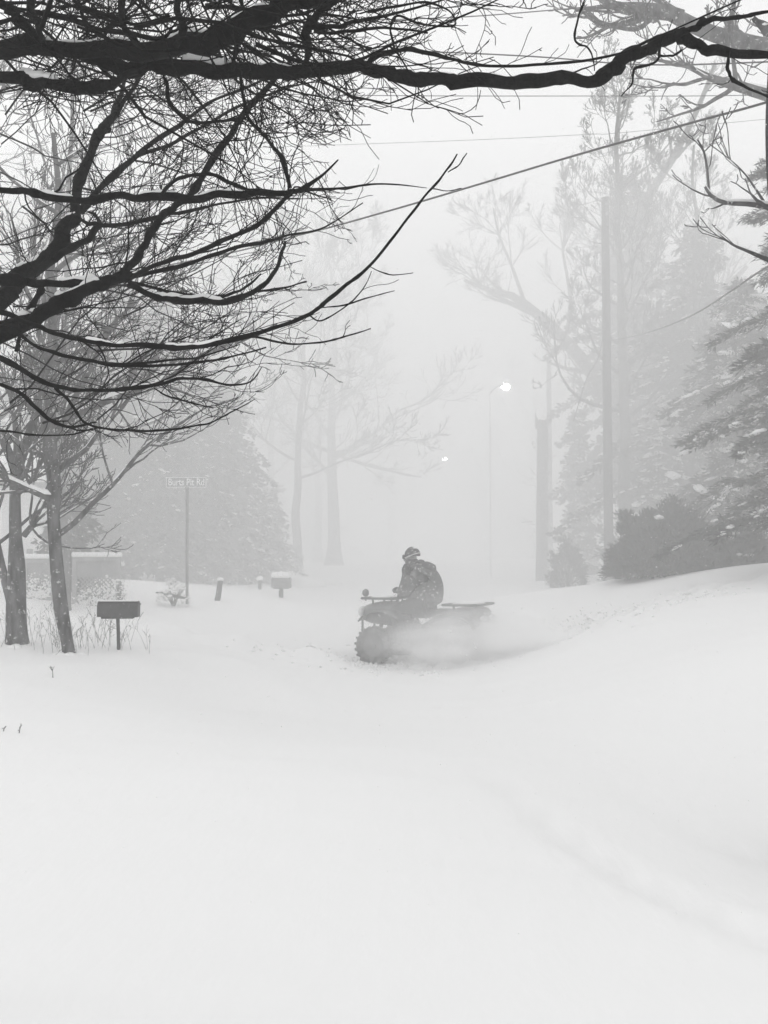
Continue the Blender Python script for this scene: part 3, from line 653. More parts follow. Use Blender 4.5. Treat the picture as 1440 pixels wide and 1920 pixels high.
ev(390, 48, 600, 110, 'paler evergreen showing above the rounded one by the road', 105, group=GL, snow=0.2, dens=1.3, power=.6, ragged=.45)
ev(128, 21, 900, 42, 'small dark narrow evergreen in the gap of the low fence', 106, group=GL, snow=0.1, size=0.14, dens=2.2, power=0.4)
ev(505, 36, 915, 55, 'small frosted evergreen at the right end of the left evergreens', 107, group=GL, snow=0.9, size=0.15, dens=2, m='needle_lit')
ev(20, 34, 700, 100, 'evergreen behind the pale house at the left edge', 108, group=GL, snow=0.3, dens=1.0)
ev(1190, 40, 330, 110, 'tall broad evergreen on the right, rising behind the utility pole', 111, group=GR, snow=0.35, dens=1.3, power=0.55, ragged=0.55, size=0.24, low=0.2)
ev(1310, 33, 420, 150, 'ragged evergreen between the tallest one and the dark one at the edge', 112, group=GR, snow=0.9, dens=1.3, ragged=0.6, size=0.2, low=0.1, power=0.7)
ev(1530, 16, 250, 190, 'darkest nearest evergreen at the right edge with snow on its boughs', 113, group=GR, snow=0.6, dens=1.8, size=0.12, ragged=0.45, low=0.1, power=0.45, droop=.3, per=12, thin=.3)
ev(1400, 24, 520, 170, 'middle grey evergreen partly behind the dark one at the right edge', 114, group=GR, snow=0.9, dens=1.5, size=0.17, ragged=0.6, low=0.05, power=0.6, per=8, thin=.45)
ev(1085, 40, 770, 55, 'small ragged evergreen between the broken trunk and the utility pole', 115, group=GR, snow=0.7, dens=1.5, size=0.2, ragged=0.5)
ev(1240, 31, 800, 110, 'low snowy evergreen just right of the utility pole', 116, group=GR, snow=1.0, dens=1.4, size=0.18, ragged=0.6, per=6, thin=.5)
ev(965, 100, 900, 60, 'very faint evergreen at the right side of the far road', 117, group=GR, snow=0.2, size=0.4)
ev(560, 85, 700, 90, 'very faint evergreen behind the drooping bare tree', 118, group=GL, snow=0.2, size=0.4)

# rounded evergreen shrubs
def shrub(px, Y, top, halfw, label, seed, m='needle', size=0.09, n=2600, snow=60, grp=None, name='evergreen_shrub'):
    rg = np.random.default_rng(seed); p = at(px, 1080, Y); z = H(p[0], Y); h = at(px, top, Y)[2] - z; w = halfw * Y / FOC
    root = empty(name, (p[0], Y, z - .03), label=label, cat='shrub', group=grp)
    u = rg.normal(0, 1, (n, 3)); u /= np.linalg.norm(u, axis=1, keepdims=True); u[:, 2] = np.abs(u[:, 2])
    rr = rg.uniform(0.4, 1.0, (n, 1)) ** .5 * (1 + .16 * np.sin(u[:, :1] * 7 + seed) * np.sin(u[:, 2:3] * 9) + .1 * np.sin(u[:, :1] * 17))
    c_ = u * rr * np.array([w, w * .8, h])
    v, f = needles(c_, u + np.array([0, 0, .2]), size, rg, 8, .35); o = mesh_obj('crown', v, f, M[m], root); o['kind'] = 'stuff'
    st = []
    for k in range(9):
        a = rg.uniform(0, 6.28); e = np.array([math.cos(a) * w * .7, math.sin(a) * w * .5, h * rg.uniform(.5, .85)])
        st.append((np.array([[0, 0, 0], e * .5 + [0, 0, .05], e]), np.array([.02, .012, .004])))
    o = tubes('stems', st, 5, M['bark_far'], root); o['kind'] = 'stuff'
    if snow:
        bm = bmesh.new()
        for k in range(snow):
            i = rg.integers(0, n)
            if u[i, 2] < .25: continue
            s = size * rg.uniform(.5, 1.3); blob(bm, u[i] * np.array([w, w * .8, h]) * 1.02, (s, s, s * .4), 1, .2, k)
        o = bm_obj('snow_on_leaves', bm, M['snow'], root, True); o['kind'] = 'stuff'
    return root
shrub(1245, 19.5, 950, 105, 'large dark rounded shrub sitting on the right snowbank', 201, n=5200, size=.12, snow=10)
shrub(1370, 19.0, 985, 70, 'dark shrub right of the large rounded one on the snowbank', 202, n=3000, size=.12, snow=16)
shrub(326, 20.6, 1086, 30, 'small snow-crusted shrub at the foot of the street sign', 203, m='needle_lit', n=160, size=.04, snow=110)
shrub(1065, 29, 1010, 34, 'small shrub beside the foot of the broken trunk', 204, n=700, size=.12, snow=12)
shrub(226, 19.4, 1078, 10, 'snow-flecked shrub at the right end of the low fence', 205, m='needle_lit', n=120, size=.04, snow=60)

# ------------------------------------------------------------------ poles, lamps, wires
def pole_thing(name, px, basey, Y, topy, w, label, m='wood_post', cat='pole', sides=14, lean=0.0):
    p = at(px, basey, Y); z = H(p[0], Y); h = at(px, topy, Y)[2] - z
    root = empty(name, (p[0], Y, z - .2), label=label, cat=cat); r = w * .5 * Y / FOC; n = 9; t = np.linspace(0, 1, n)
    rr = r * (1.08 - .25 * t)
    tubes('post', [(np.stack([lean * h * t, 0 * t, (h + .2) * t], 1), rr)], sides, M[m], root)
    bm = bmesh.new(); rod(bm, (lean * h, 0, h + .19), (lean * h, 0, h + .22), rr[-1], sides); bm_obj('post_top', bm, M[m], root)
    return root, h + .2, r
pu, hu, ru = pole_thing('utility_pole', 1142, 1088, 29, 372, 17, 'tall straight wooden utility pole in front of the right evergreens', cat='utility pole')
for dz in (.25, .55, .9):
    bm = bmesh.new(); rod(bm, (0, -.12, hu - dz), (0, -.22, hu - dz), .035, 8); rod(bm, (0, -.21, hu - dz), (0, -.26, hu - dz), .05, 8); bm_obj('insulator', bm, M['metal_grey'], pu)
pu2, hu2, _ = pole_thing('utility_pole', 1032, 1075, 50, 622, 10, 'thin distant utility pole rising behind the broken trunk', cat='utility pole')
bm = bmesh.new(); rod(bm, (0, -.08, hu2 - .2), (0, -.18, hu2 - .2), .04, 8); bm_obj('insulator', bm, M['metal_grey'], pu2)
# broken trunk
pbk = at(1016, 1100, 41); zb = H(pbk[0], 41); hb = at(1016, 800, 41)[2] - zb
rb = empty('dead_tree_snag', (pbk[0], 41, zb - .1), label='thick broken-off trunk with a splintered top, standing right of the road', cat='tree')
n = 14; t = np.linspace(0, 1, n); tubes('trunk', [(np.stack([.012 * hb * t, 0 * t, (hb + .1) * t], 1), .27 - .04 * t + .008 * np.sin(t * 17))], 16, M['wood_post'], rb)
bm = bmesh.new()
for (dx, dy, hh, w_) in ((-.13, 0, .42, .05), (-.06, .05, .22, .06), (.02, -.05, .14, .07), (.09, .03, .10, .06), (.12, -.03, .2, .04), (-.1, -.08, .28, .045)):
    rod(bm, (dx * 1.5 + .04, dy, hb), (dx * 1.9 + .02, dy, hb + .1 + hh * 1.5), w_ * 1.5, 6, .006)
bm_obj('splintered_top', bm, M['wood_post'], rb)
vines = []; rg = np.random.default_rng(9)
for k in range(26):
    z0 = hb * rg.uniform(.25, 1.0); a = rg.uniform(0, 6.28)
    grow(vines, (math.cos(a) * .14, math.sin(a) * .14, z0), (math.cos(a), math.sin(a) * .6, rg.uniform(-.2, .6)), rg.uniform(.2, .7), .012, 1, rg, kids=(4, 3, 2), rmin=.005)
o = tubes('vine_twigs', [(p, r) for _, p, r in vines], 4, M['bark_far'], rb); o['kind'] = 'stuff'

def street_lamp(px_pole, px_l, py_l, Y, label):
    p = at(px_pole, 1062, Y); L = at(px_l, py_l, Y); z = H(p[0], Y)
    root = empty('street_lamp', (p[0], Y, z - .1), label=label, cat='street lamp', group='lit street lamps along the far road')
    h = L[2] - z + .1; dx = L[0] - p[0]
    tubes('post', [(np.array([[0, 0, 0], [0, 0, h * .5], [0, 0, h + .1]]), np.array([.045, .04, .035]))], 10, M['siding'], root)
    tubes('arm', [smooth_line([[0, 0, h - .25], [dx * .5, 0, h + .08], [dx - .12, 0, h + .1]], [.035, .03, .03], 4)], 8, M['metal_grey'], root)
    bm = bmesh.new(); blob(bm, (dx + .05, 0, h + .1), (.30, .16, .10), 2, 0, 0, -.1); bm_obj('lamp_head', bm, M['metal_grey'], root, True)
    bm = bmesh.new(); blob(bm, (dx + .08, 0, h + .07), (.22, .15, .16), 2, 0); bm_obj('lamp_bowl', bm, M['lamp'], root, True)
    return root
street_lamp(920, 945, 728, 45, 'lit street lamp, the nearer and higher of the two glowing over the road')
street_lamp(815, 832, 862, 80, 'lit street lamp, the smaller and farther of the two glows')

def wire(pts, r, label, cat='cable', name='overhead_wire', group=None):
    P = [np.array(at(*a)) for a in pts]; a, b = smooth_line(P, [r] * len(P), 6)
    o = tubes(name, [(a - a[0], b)], 6, M['cable']); o.location = a[0]; return tag(o, label, cat, group)
wire([(1700,110,8.2),(1440,191,9),(1290,232,9.6),(1080,291,10.6),(900,345,11.6),(720,398,12.8),(560,441,14),(300,500,16),(-300,600,22)], .012, 'thick dark cable sloping down from the right edge to the left branches', name='overhead_cable')
wire([(-600,158,19),(200,172,19),(700,179,19),(1100,180,19),(1440,178,19),(2200,160,19)], .008, 'straight thin wire crossing level just below the long dark limb')
wire([(-600,300,26),(200,285,26),(820,265,26),(1100,252,26),(1240,242,26),(2200,150,26)], .006, 'faintest wire, lowest of the level ones, ending against the right evergreens')
wire([(-600,100,15),(400,92,15),(760,96,15),(1000,106,15),(1200,121,14),(1440,116,13),(2000,90,13)], .011, 'wire passing closely above the long dark limb toward the right edge')
wire([(-600,70,17),(400,40,17),(760,36,17),(1000,22,17),(1440,-20,17)], .010, 'highest wire, running across the top behind the thin twigs')
wire([(1142,400,31.8),(1136,560,31),(1125,660,30),(1100,710,29),(1075,790,28)], .012, 'slack cable hanging from the tall utility pole toward the snowbank', name='slack_cable')
wire([(1600,420,13),(1440,500,15),(1375,543,17),(1300,590,20),(1220,622,25),(1142,640,31.8)], .016, 'sagging cable from the right evergreens down to the tall pole', name='sagging_cable')

# ------------------------------------------------------------------ left side: house, fence, posts, mailboxes, sign
pf = at(-60, 1095, 27); zf = H(pf[0], 27)
house = empty('house', (pf[0], 27, zf - .1), label='pale sided house half hidden behind the left trunks', cat='house')
x0, x1 = at(-330, 0, 27)[0] - pf[0], at(92, 0, 27)[0] - pf[0]; zt = at(0, 905, 27)[2] - zf
bm = bmesh.new(); box_bm(bm, (x0 + x1) / 2, 3, zt / 2, x1 - x0, 6, zt); bm_obj('wall', bm, M['siding'], house)
nb_ = int(zt / .16); sid = bmesh.new(); box_bm(sid, (x0 + x1) / 2, -.012, 0, (x1 - x0) + .02, .024, .145); first = None
for k in range(nb_):
    if first is None: first = bm_obj('siding_board', sid, M['siding'], house); first.location = (0, 0, .1); first.rotation_euler = (-.05, 0, 0)
    else:
        c_ = first.copy(); C.objects.link(c_); c_.location = (0, 0, .1 + .16 * k)
bm = bmesh.new()
for s in (-1, 1):
    box_bm(bm, (x0 + x1) / 2, 3 + s * 1.75, zt + .85, x1 - x0 + .6, 3.95, .12, Matrix.Rotation(-s * .46, 3, 'X'))
rf = bm_obj('roof', bm, M['roof'], house)
bm = bmesh.new()
for s in (-1, 1): box_bm(bm, (x0 + x1) / 2, 3 + s * 1.75, zt + .98, x1 - x0 + .5, 3.85, .14, Matrix.Rotation(-s * .46, 3, 'X'), .04)
bm_obj('snow_layer', bm, M['snow'], rf, True)
for wx in (at(-10, 0, 27)[0] - pf[0], at(-180, 0, 27)[0] - pf[0]):
    bm = bmesh.new()
    for (a, b, c_, d) in ((0, .62, 1.0, .06), (0, -.62, 1.0, .06), (-.47, 0, .06, 1.2), (.47, 0, .06, 1.2), (0, 0, .9, .04)): box_bm(bm, wx + a, -.05, 1.45 + b, c_, .08, d)
    fr = bm_obj('window', bm, M['sign_white'], house); bm = bmesh.new(); box_bm(bm, wx, -.03, 1.45, .9, .03, 1.2); bm_obj('pane', bm, M['glass'], fr)
wx = at(74, 0, 27)[0] - pf[0]; wz = at(74, 1029, 27)[2] - zf
bm = bmesh.new(); box_bm(bm, wx, -.05, wz, .16, .1, .2, None, .02); bm_obj('meter_box', bm, M['glass'], house)

def fence_panel(px0, px1, topy, boty, Y, label):
    a = at(px0, boty, Y); b = at(px1, boty, Y); z = min(H(a[0], Y), H(b[0], Y)) - .25; w = b[0] - a[0]; h = at(px0, topy, Y)[2] - z
    root = empty('lattice_fence', ((a[0] + b[0]) / 2, Y, z), label=label, cat='fence', group='low snow-capped lattice fence panels')
    for x in (-w / 2, w / 2):
        bm = bmesh.new(); box_bm(bm, x, 0, h / 2, .09, .09, h, None, .008); bm_obj('post', bm, M['wood_pale'], root)
    for zz in (h - .05, .28):
        bm = bmesh.new(); box_bm(bm, 0, -.02, zz, w - .09, .05, .09, None, .006); bm_obj('rail', bm, M['wood_pale'], root)
    bm = bmesh.new(); box_bm(bm, 0, .005, h - .25, w - .09, .02, .34); bm_obj('board', bm, M['wood_pale'], root)
    bm = bmesh.new(); s = .085; hh = h - .1 - .28
    k = -hh
    while k < w:
        for sg in (1, -1):
            p = []
            for t in np.linspace(0, 1, 9):
                x = -w / 2 + k + t * hh if sg > 0 else -w / 2 + k + (1 - t) * hh
                if abs(x) < w / 2 - .05: p.append((x, -.012 * sg, .28 + t * hh))
            if len(p) > 1:
                c0 = (Vector(p[0]) + Vector(p[-1])) / 2; L = (Vector(p[-1]) - Vector(p[0])).length
                box_bm(bm, c0.x, c0.y, c0.z, L, .01, .03, Matrix.Rotation(-sg * math.pi / 4, 3, 'Y'))
        k += s
    o = bm_obj('lattice', bm, M['wood_pale'], root); o['kind'] = 'stuff'
    rg = np.random.default_rng(int(px0)); bm = bmesh.new()
    for k in range(260):
        x = rg.uniform(-w / 2, w / 2); zz = .2 + abs(rg.normal(0, .22)) + (x + w / 2) / w * .12
        if zz > h - .1: continue
        r_ = rg.uniform(.012, .03); blob(bm, (x, -.03, zz), (r_ * 1.2, r_, r_), 1, .2, k)
    o = bm_obj('caked_snow', bm, M['snow'], root, True); o['kind'] = 'stuff'
    bm = bmesh.new(); box_bm(bm, 0, 0, h + .045, w + .12, .17, .1, None, .04); o = bm_obj('snow_cap', bm, M['snow'], root, True)
fence_panel(48, 97, 1047, 1098, 20.0, 'low lattice fence panel between the two roadside trunks, snow along its top')
fence_panel(140, 222, 1044, 1096, 19.8, 'low lattice fence panel right of the leaning trunk, thick straight snow cap')

# mailbox, near
def mailbox(px, Y, y_top, y_bot, wpx, base_y, label, snow, lean=0.0, m='metal_dark', yaw=0.0, post_w=.03):
    c0 = at(px, y_bot, Y); z = H(c0[0], Y); zb_ = c0[2] - z; hh = at(px, y_top, Y)[2] - c0[2]; w = wpx * Y / FOC
    root = empty('mailbox', (c0[0], Y, z), label=label, cat='mailbox'); root.rotation_euler = (0, 0, yaw)
    bm = bmesh.new(); d = hh * .82; prof = [(-d / 2, 0), (-d / 2, hh * .55)] + [(-math.cos(a) * d / 2, hh * .55 + math.sin(a) * hh * .45) for a in np.linspace(.25, math.pi - .25, 9)] + [(d / 2, hh * .55), (d / 2, 0)]
    n = len(prof); V = []
    for x in (-w / 2, w / 2): V += [bm.verts.new((x, p_, zb_ + q_)) for p_, q_ in prof]
    for i in range(n): bm.faces.new((V[i], V[(i + 1) % n], V[n + (i + 1) % n], V[n + i]))
    bm.faces.new(V[:n]); bm.faces.new(V[n:][::-1]); bmesh.ops.recalc_face_normals(bm, faces=bm.faces)
    bm_obj('box', bm, M[m], root)
    bm = bmesh.new(); V1 = [bm.verts.new((w / 2 + .018, p_ * 1.06, zb_ - .004 + q_ * 1.03)) for p_, q_ in prof]; V0 = [bm.verts.new((w / 2 - .02, p_ * 1.06, zb_ - .004 + q_ * 1.03)) for p_, q_ in prof]
    for i in range(n): bm.faces.new((V0[i], V0[(i + 1) % n], V1[(i + 1) % n], V1[i]))
    bm.faces.new(V1[::-1]); dr = bm_obj('door', bm, M[m], root)
    bm = bmesh.new(); box_bm(bm, w / 2 + .03, 0, zb_ + hh * .8, .02, .03, .02); bm_obj('door_pull', bm, M['metal_grey'], dr)
    bm = bmesh.new(); box_bm(bm, w * .22, -d / 2 - .008, zb_ + hh * .55, .11, .006, .02); box_bm(bm, w * .22 - .045, -d / 2 - .012, zb_ + hh * .62, .03, .006, .05); bm_obj('flag', bm, M['metal_dark'], root)
    bm = bmesh.new(); box_bm(bm, 0, 0, zb_ - .012, w * .8, d * .9, .022); bm_obj('mount_board', bm, M['wood_post'], root)
    tubes('post', [(np.array([[lean, 0, -.15], [lean * .4, 0, zb_ * .5], [0, 0, zb_ - .02]]), np.array([post_w, post_w, post_w]))], 8, M['wood_post'], root)
    if snow:
        bm = bmesh.new(); box_bm(bm, 0, 0, zb_ + hh + snow * .42, w * 1.05, d * .95, snow, None, snow * .4)
        bm_obj('snow_cap', bm, M['snow'], root, True)
    return root
mailbox(221, 12.0, 1127, 1156, 72, 1217, 'dark roadside mailbox on a thin post among dry weeds', .012, lean=.02, yaw=0.06, post_w=.022)
mailbox(527, 25, 1083, 1102, 34, 1124, 'distant mailbox wearing a thick cap of snow, right of the leaning post', .16, m='metal_grey', yaw=-.1, post_w=.06)

# street sign
ps = at(349, 1135, 21); zs = H(ps[0], 21)
sg = empty('street_sign', (ps[0], 21, zs - .1), label='white-lettered street name sign on a tall thin post', cat='street sign')
ztop = at(349, 915, 21)[2] - zs + .1; zmid = at(349, 904.5, 21)[2] - zs + .1
tubes('post', [(np.array([[.02, 0, 0], [.01, 0, ztop * .5], [0, 0, ztop]]), np.array([.032, .032, .032]))], 10, M['metal_grey'], sg)
bw_, bh = 76 * 21 / FOC, 21 * 21 / FOC
bm = bmesh.new(); box_bm(bm, -.02, 0, zmid, bw_, .012, bh, None, .004); pl = bm_obj('blade', bm, M['sign_face'], sg)
bm = bmesh.new()
for (a, b, c_, d) in ((0, bh / 2 - .016, bw_ - .01, .014), (0, -bh / 2 + .016, bw_ - .01, .014), (-bw_ / 2 + .012, 0, .014, bh - .035), (bw_ / 2 - .012, 0, .014, bh - .035)):
    box_bm(bm, -.02 + a, -.009, zmid + b, c_, .004, d)
bm_obj('white_border', bm, M['sign_white'], pl)
cu = bpy.data.curves.new('lettering', 'FONT'); cu.body = 'Burts Pit Rd'; cu.size = .215; cu.extrude = .002; cu.align_x = 'CENTER'; cu.align_y = 'CENTER'; cu.offset = .003
tmp = bpy.data.objects.new('lettering_tmp', cu); C.objects.link(tmp); dg = bpy.context.evaluated_depsgraph_get(); dg.update()
me = bpy.data.meshes.new_from_object(tmp.evaluated_get(dg)); bpy.data.objects.remove(tmp); me.materials.clear(); me.materials.append(M['sign_white'])
lt = bpy.data.objects.new('lettering', me); C.objects.link(lt); lt.parent = pl; lt.rotation_euler = (math.pi / 2, 0, 0)
wx_ = max(v.co.x for v in me.vertices) - min(v.co.x for v in me.vertices); lt.scale = ((bw_ - .10) / wx_, 1.0, 1); lt.location = (-.02, -.0085, zmid)
bm = bmesh.new(); box_bm(bm, 0, 0, zmid - bh / 2 - .01, .09, .05, .05, None, .008); bm_obj('bracket', bm, M['metal_grey'], sg)

# leaning snow-capped post, round post behind
pp = at(407, 1129, 22); z = H(pp[0], 22); hp = at(410, 1088, 22)[2] - z
rt = empty('leaning_post', (pp[0], 22, z - .1), label='short leaning wooden post capped with snow, right of the sign', cat='post')
tubes('post', [(np.array([[-.02, 0, 0], [.03, 0, hp * .5], [.07, 0, hp + .1]]), np.array([.07, .065, .06]))], 9, M['wood_post'], rt)
bm = bmesh.new(); blob(bm, (.07, 0, hp + .12), (.075, .07, .05), 2, .1, 2); bm_obj('snow_cap', bm, M['snow'], rt, True)
pp = at(487, 1104, 28); z = H(pp[0], 28); hp = at(487, 1086, 28)[2] - z
rt = empty('stub_post', (pp[0], 28, z - .1), label='low post topped with a round lump of snow, left of the distant mailbox', cat='post')
tubes('post', [(np.array([[0, 0, 0], [0, 0, hp * .5], [0, 0, hp + .1]]), np.array([.05, .05, .05]))], 9, M['wood_post'], rt)
bm = bmesh.new(); blob(bm, (0, 0, hp + .12), (.11, .1, .07), 2, .1, 4); bm_obj('snow_cap', bm, M['snow'], rt, True)
# snow heaps by the far road
for i, (px, py, Y, w, h, lab) in enumerate(((575, 1078, 33, .6, .28, 'rounded snow heap beyond the distant mailbox'), (620, 1074, 36, .45, .2, 'smaller snow heap right of the rounded one'))):
    p = at(px, py, Y); z = H(p[0], Y); bm = bmesh.new(); blob(bm, (0, 0, 0), (w, w * .7, h), 3, .15, i + 3); o = bm_obj('snow_heap', bm, M['snow'], None, True)
    o.location = (p[0], Y, z + .05); tag(o, lab, 'snow heap')
# dark fallen branch under the shrub by the sign
P = [np.array(at(x, y, 20.6)) for x, y in ((292, 1111), (310, 1113), (330, 1118), (350, 1122))]; a, b = smooth_line(P, [.015, .03, .035, .02], 3)
o = tubes('fallen_branch', [(a - a[0], b)], 7, M['bark_far']); o.location = a[0]; tag(o, 'dark fallen branch lying in snow left of the sign post', 'branch')

# dry weeds
def weeds(name, spots, n, hmax, seed, label, rbase=.0025, spread=.5):
    rg = np.random.default_rng(seed); out = []
    for k in range(n):
        x, y, s = spots[rg.integers(0, len(spots))]; x += rg.normal(0, s); y += rg.normal(0, s * .5); z = H(x, y) - .02
        grow(out, (x, y, z), (rg.normal(0, .22), rg.normal(0, .2), 1), hmax * rg.uniform(.35, 1), rbase * rg.uniform(.6, 1.3), 1, rg, spread=spread, up=.02, kids=(0, 3, 2), rmin=.0015, n0=7, wander=.12, kidlen=(.2, .4))
    o = tubes(name, [(p, r) for _, p, r in out], 4, M['weed']); return tag(o, label, kind='stuff')
xm = at(221, 0, 12)[0]
weeds('dry_weeds', [(xm - .1, 12.1, .3), (xm + .2, 11.95, .22), (xm - .6, 11.9, .25)], 34, .6, 5, 'dry weed stalks poking from the snow round the mailbox')
weeds('dry_weeds', [(-4.2, 12.0, .25), (-4.45, 12.5, .3), (-4.7, 11.8, .3), (-3.85, 11.6, .15)], 30, .4, 6, 'sparse dry stalks between the two roadside trunks')
weeds('dry_weeds', [(-4.4, 12.9, .5)], 24, .6, 8, 'thin brush behind the roadside trunks')
def sprig(px, py, Y, h, lean, label, seed):
    rg = np.random.default_rng(seed); p = at(px, py, Y); z = H(p[0], Y); out = []
    grow(out, (0, 0, -.02), (lean, 0, 1), h, .006, 0, rg, spread=.5, up=0, kids=(4, 2), rmin=.002, n0=7)
    o = tubes('twig', [(a, b) for _, a, b in out], 5, M['bark']); o.location = (p[0], Y, z); tag(o, label, 'twig')
sprig(98, 1272, 10.3, .14, .25, 'lone dark sprig poking out of the snow in front of the trunks', 2)
sprig(35, 1362, 8.2, .09, .4, 'tiny sprig low at the left edge of the snow', 4)
sprig(8, 1366, 8.2, .07, -.5, 'second tiny sprig right at the picture edge', 6)

# ------------------------------------------------------------------ quad bike (local +x is forward)
GX, GY = at(797, 1238, 15.3)[0], 15.3; GZ = H(GX, GY) - .04
ATV_RZ = math.pi - math.radians(24)
atv = empty('quad_bike', (GX, GY, GZ), ATV_RZ, 'quad bike driving left through deep snow with front and rear racks', 'quad bike'); atv.scale = (1.04,) * 3
def wheel(x, y, r, w):
    bm = bmesh.new(); seg = 28; prof = [(-w / 2, r * .58), (-w / 2 - .005, r * .78), (-w * .42, r * .94), (-w * .2, r), (w * .2, r), (w * .42, r * .94), (w / 2 + .005, r * .78), (w / 2, r * .58)]
    rings = []
    for i in range(seg):
        a = i * 2 * math.pi / seg; rings.append([bm.verts.new((math.cos(a) * q_, p_, math.sin(a) * q_)) for p_, q_ in prof])
    for i in range(seg):
        for j in range(len(prof) - 1): bm.faces.new((rings[i][j], rings[i][j + 1], rings[(i + 1) % seg][j + 1], rings[(i + 1) % seg][j]))
    for i in range(20):
        for s in (-1, 1):
            a = (i + .25 * s) * 2 * math.pi / 20; R_ = Matrix.Rotation(-a, 3, 'Y')
            c_ = R_ @ Vector((r * .99, 0, 0)); box_bm(bm, c_.x, s * w * .26, c_.z, .022, w * .42, .032, R_ @ Matrix.Rotation(s * .3, 3, 'X'))
    bmesh.ops.recalc_face_normals(bm, faces=bm.faces)
    wh = bm_obj('wheel', bm, M['rubber_snow'], atv); wh.location = (x, y, r)
    bm = bmesh.new(); rod(bm, (0, -w * .35, 0), (0, w * .35, 0), r * .58, 20); rod(bm, (0, -w * .44, 0), (0, w * .44, 0), r * .2, 12)
    for i in range(5):
        a = i * 2 * math.pi / 5
        for s in (-1, 1): rod(bm, (math.cos(a) * r * .36, s * w * .35, math.sin(a) * r * .36), (math.cos(a) * r * .36, s * w * .39, math.sin(a) * r * .36), r * .1, 8)
    bm_obj('rim', bm, M['metal_grey'], wh)
for x, w in ((.64, .19), (-.60, .24)):
    for s in (-1, 1): wheel(x, s * .46, .285, w)
def loft(name, secs, m, par=atv, bev=True):
    """closed hull through rectangular-ish sections (x, y_half, z_low, z_high)"""
    bm = bmesh.new(); rings = []
    for (x, yh, z0, z1) in secs:
        c = .3; ring = [(-yh, z0 + (z1 - z0) * c), (-yh * (1 - c), z0), (yh * (1 - c), z0), (yh, z0 + (z1 - z0) * c), (yh, z1 - (z1 - z0) * c), (yh * (1 - c), z1), (-yh * (1 - c), z1), (-yh, z1 - (z1 - z0) * c)]
        rings.append([bm.verts.new((x, a, b)) for a, b in ring])
    for i in range(len(rings) - 1):
        for j in range(8): bm.faces.new((rings[i][j], rings[i][(j + 1) % 8], rings[i + 1][(j + 1) % 8], rings[i + 1][j]))
    bm.faces.new(rings[0]); bm.faces.new(rings[-1][::-1]); bmesh.ops.recalc_face_normals(bm, faces=bm.faces)
    o = bm_obj(name, bm, M[m], par, True)
    md = o.modifiers.new('sub', 'SUBSURF'); md.levels = 1; md.render_levels = 1
    return o
loft('chassis', [(-.75, .16, .3, .5), (-.4, .2, .26, .6), (0, .2, .24, .6), (.4, .19, .26, .6), (.8, .15, .3, .5)], 'plastic')
loft('engine', [(-.2, .23, .3, .58), (0, .27, .3, .62), (.22, .22, .32, .58)], 'metal_dark')
loft('front_body', [(.15, .16, .55, .88), (.4, .30, .55, .95), (.62, .36, .56, .95), (.85, .36, .58, .92), (.99, .29, .64, .86)], 'body')
loft('fuel_tank', [(.16, .13, .6, .86), (.3, .17, .6, .93), (.48, .13, .62, .9)], 'body')
loft('rear_body', [(-1.02, .26, .70, .86), (-.88, .36, .62, .90), (-.6, .36, .56, .88), (-.35, .28, .5, .82), (-.1, .2, .45, .78)], 'body')
loft('seat', [(-.62, .15, .70, .82), (-.42, .18, .68, .86), (-.1, .17, .68, .83), (.2, .13, .7, .86)], 'plastic')
def fender(x0, x1, s, z0, rise, name):
    bm = bmesh.new(); n = 13; rows = []
    for i in range(n):
        t = i / (n - 1); x = x0 + (x1 - x0) * t; zz = z0 + rise * math.sin(t * math.pi) ** .6; rows.append([bm.verts.new((x, s * (.16 + .44 * k / 4), zz - .035 * (k / 4) ** 3 + .01 * k * 0)) for k in range(5)])
    for i in range(n - 1):
        for k in range(4): bm.faces.new((rows[i][k], rows[i][k + 1], rows[i + 1][k + 1], rows[i + 1][k]))
    o = bm_obj(name, bm, M['body'], atv, True); md = o.modifiers.new('solid', 'SOLIDIFY'); md.thickness = .02
for s in (-1, 1):
    fender(.2, .84, s, .68, .14, 'front_fender'); fender(-.98, -.2, s, .62, .17, 'rear_fender')
    bm = bmesh.new(); box_bm(bm, .12, s * .36, .3, .56, .24, .03, None, .01); box_bm(bm, .26, s * .36, .42, .03, .24, .24, Matrix.Rotation(.25, 3, 'Y'), .01); bm_obj('footwell', bm, M['plastic'], atv)
    bm = bmesh.new(); blob(bm, (.93, s * .26, .78), (.06, .1, .085), 2); bm_obj('headlight', bm, M['lens'], atv, True)
    bm = bmesh.new(); rod(bm, (.5, s * .15, .45), (.64, s * .38, .3), .02, 8); rod(bm, (.72, s * .15, .42), (.64, s * .38, .3), .02, 8); rod(bm, (.6, s * .2, .75), (.64, s * .33, .34), .03, 10); bm_obj('suspension_arm', bm, M['metal_dark'], atv)
def rack(xc, z, L, Wd, name, bars):
    bm = bmesh.new(); r = .017
    cs = [(xc - L / 2, -Wd / 2), (xc + L / 2, -Wd / 2), (xc + L / 2, Wd / 2), (xc - L / 2, Wd / 2)]
    for i in range(4): a, b = cs[i], cs[(i + 1) % 4]; rod(bm, (a[0], a[1], z), (b[0], b[1], z), r)
    for i in range(bars): y = -Wd / 2 + Wd * (i + 1) / (bars + 1); rod(bm, (xc - L / 2, y, z), (xc + L / 2, y, z), r * .8)
    for (x, y) in ((xc - L * .3, -.22), (xc + L * .3, -.22), (xc - L * .3, .22), (xc + L * .3, .22)): rod(bm, (x, y, z), (x, y * .9, z - .16), r)
    rod(bm, (xc - L / 2, -Wd / 2, z + .0), (xc - L / 2, Wd / 2, z), r * 1.1)
    return bm_obj(name, bm, M['metal_dark'], atv)
rack(.62, .99, .52, .8, 'front_rack', 6); rack(-.70, .915, .52, .84, 'rear_rack', 6)
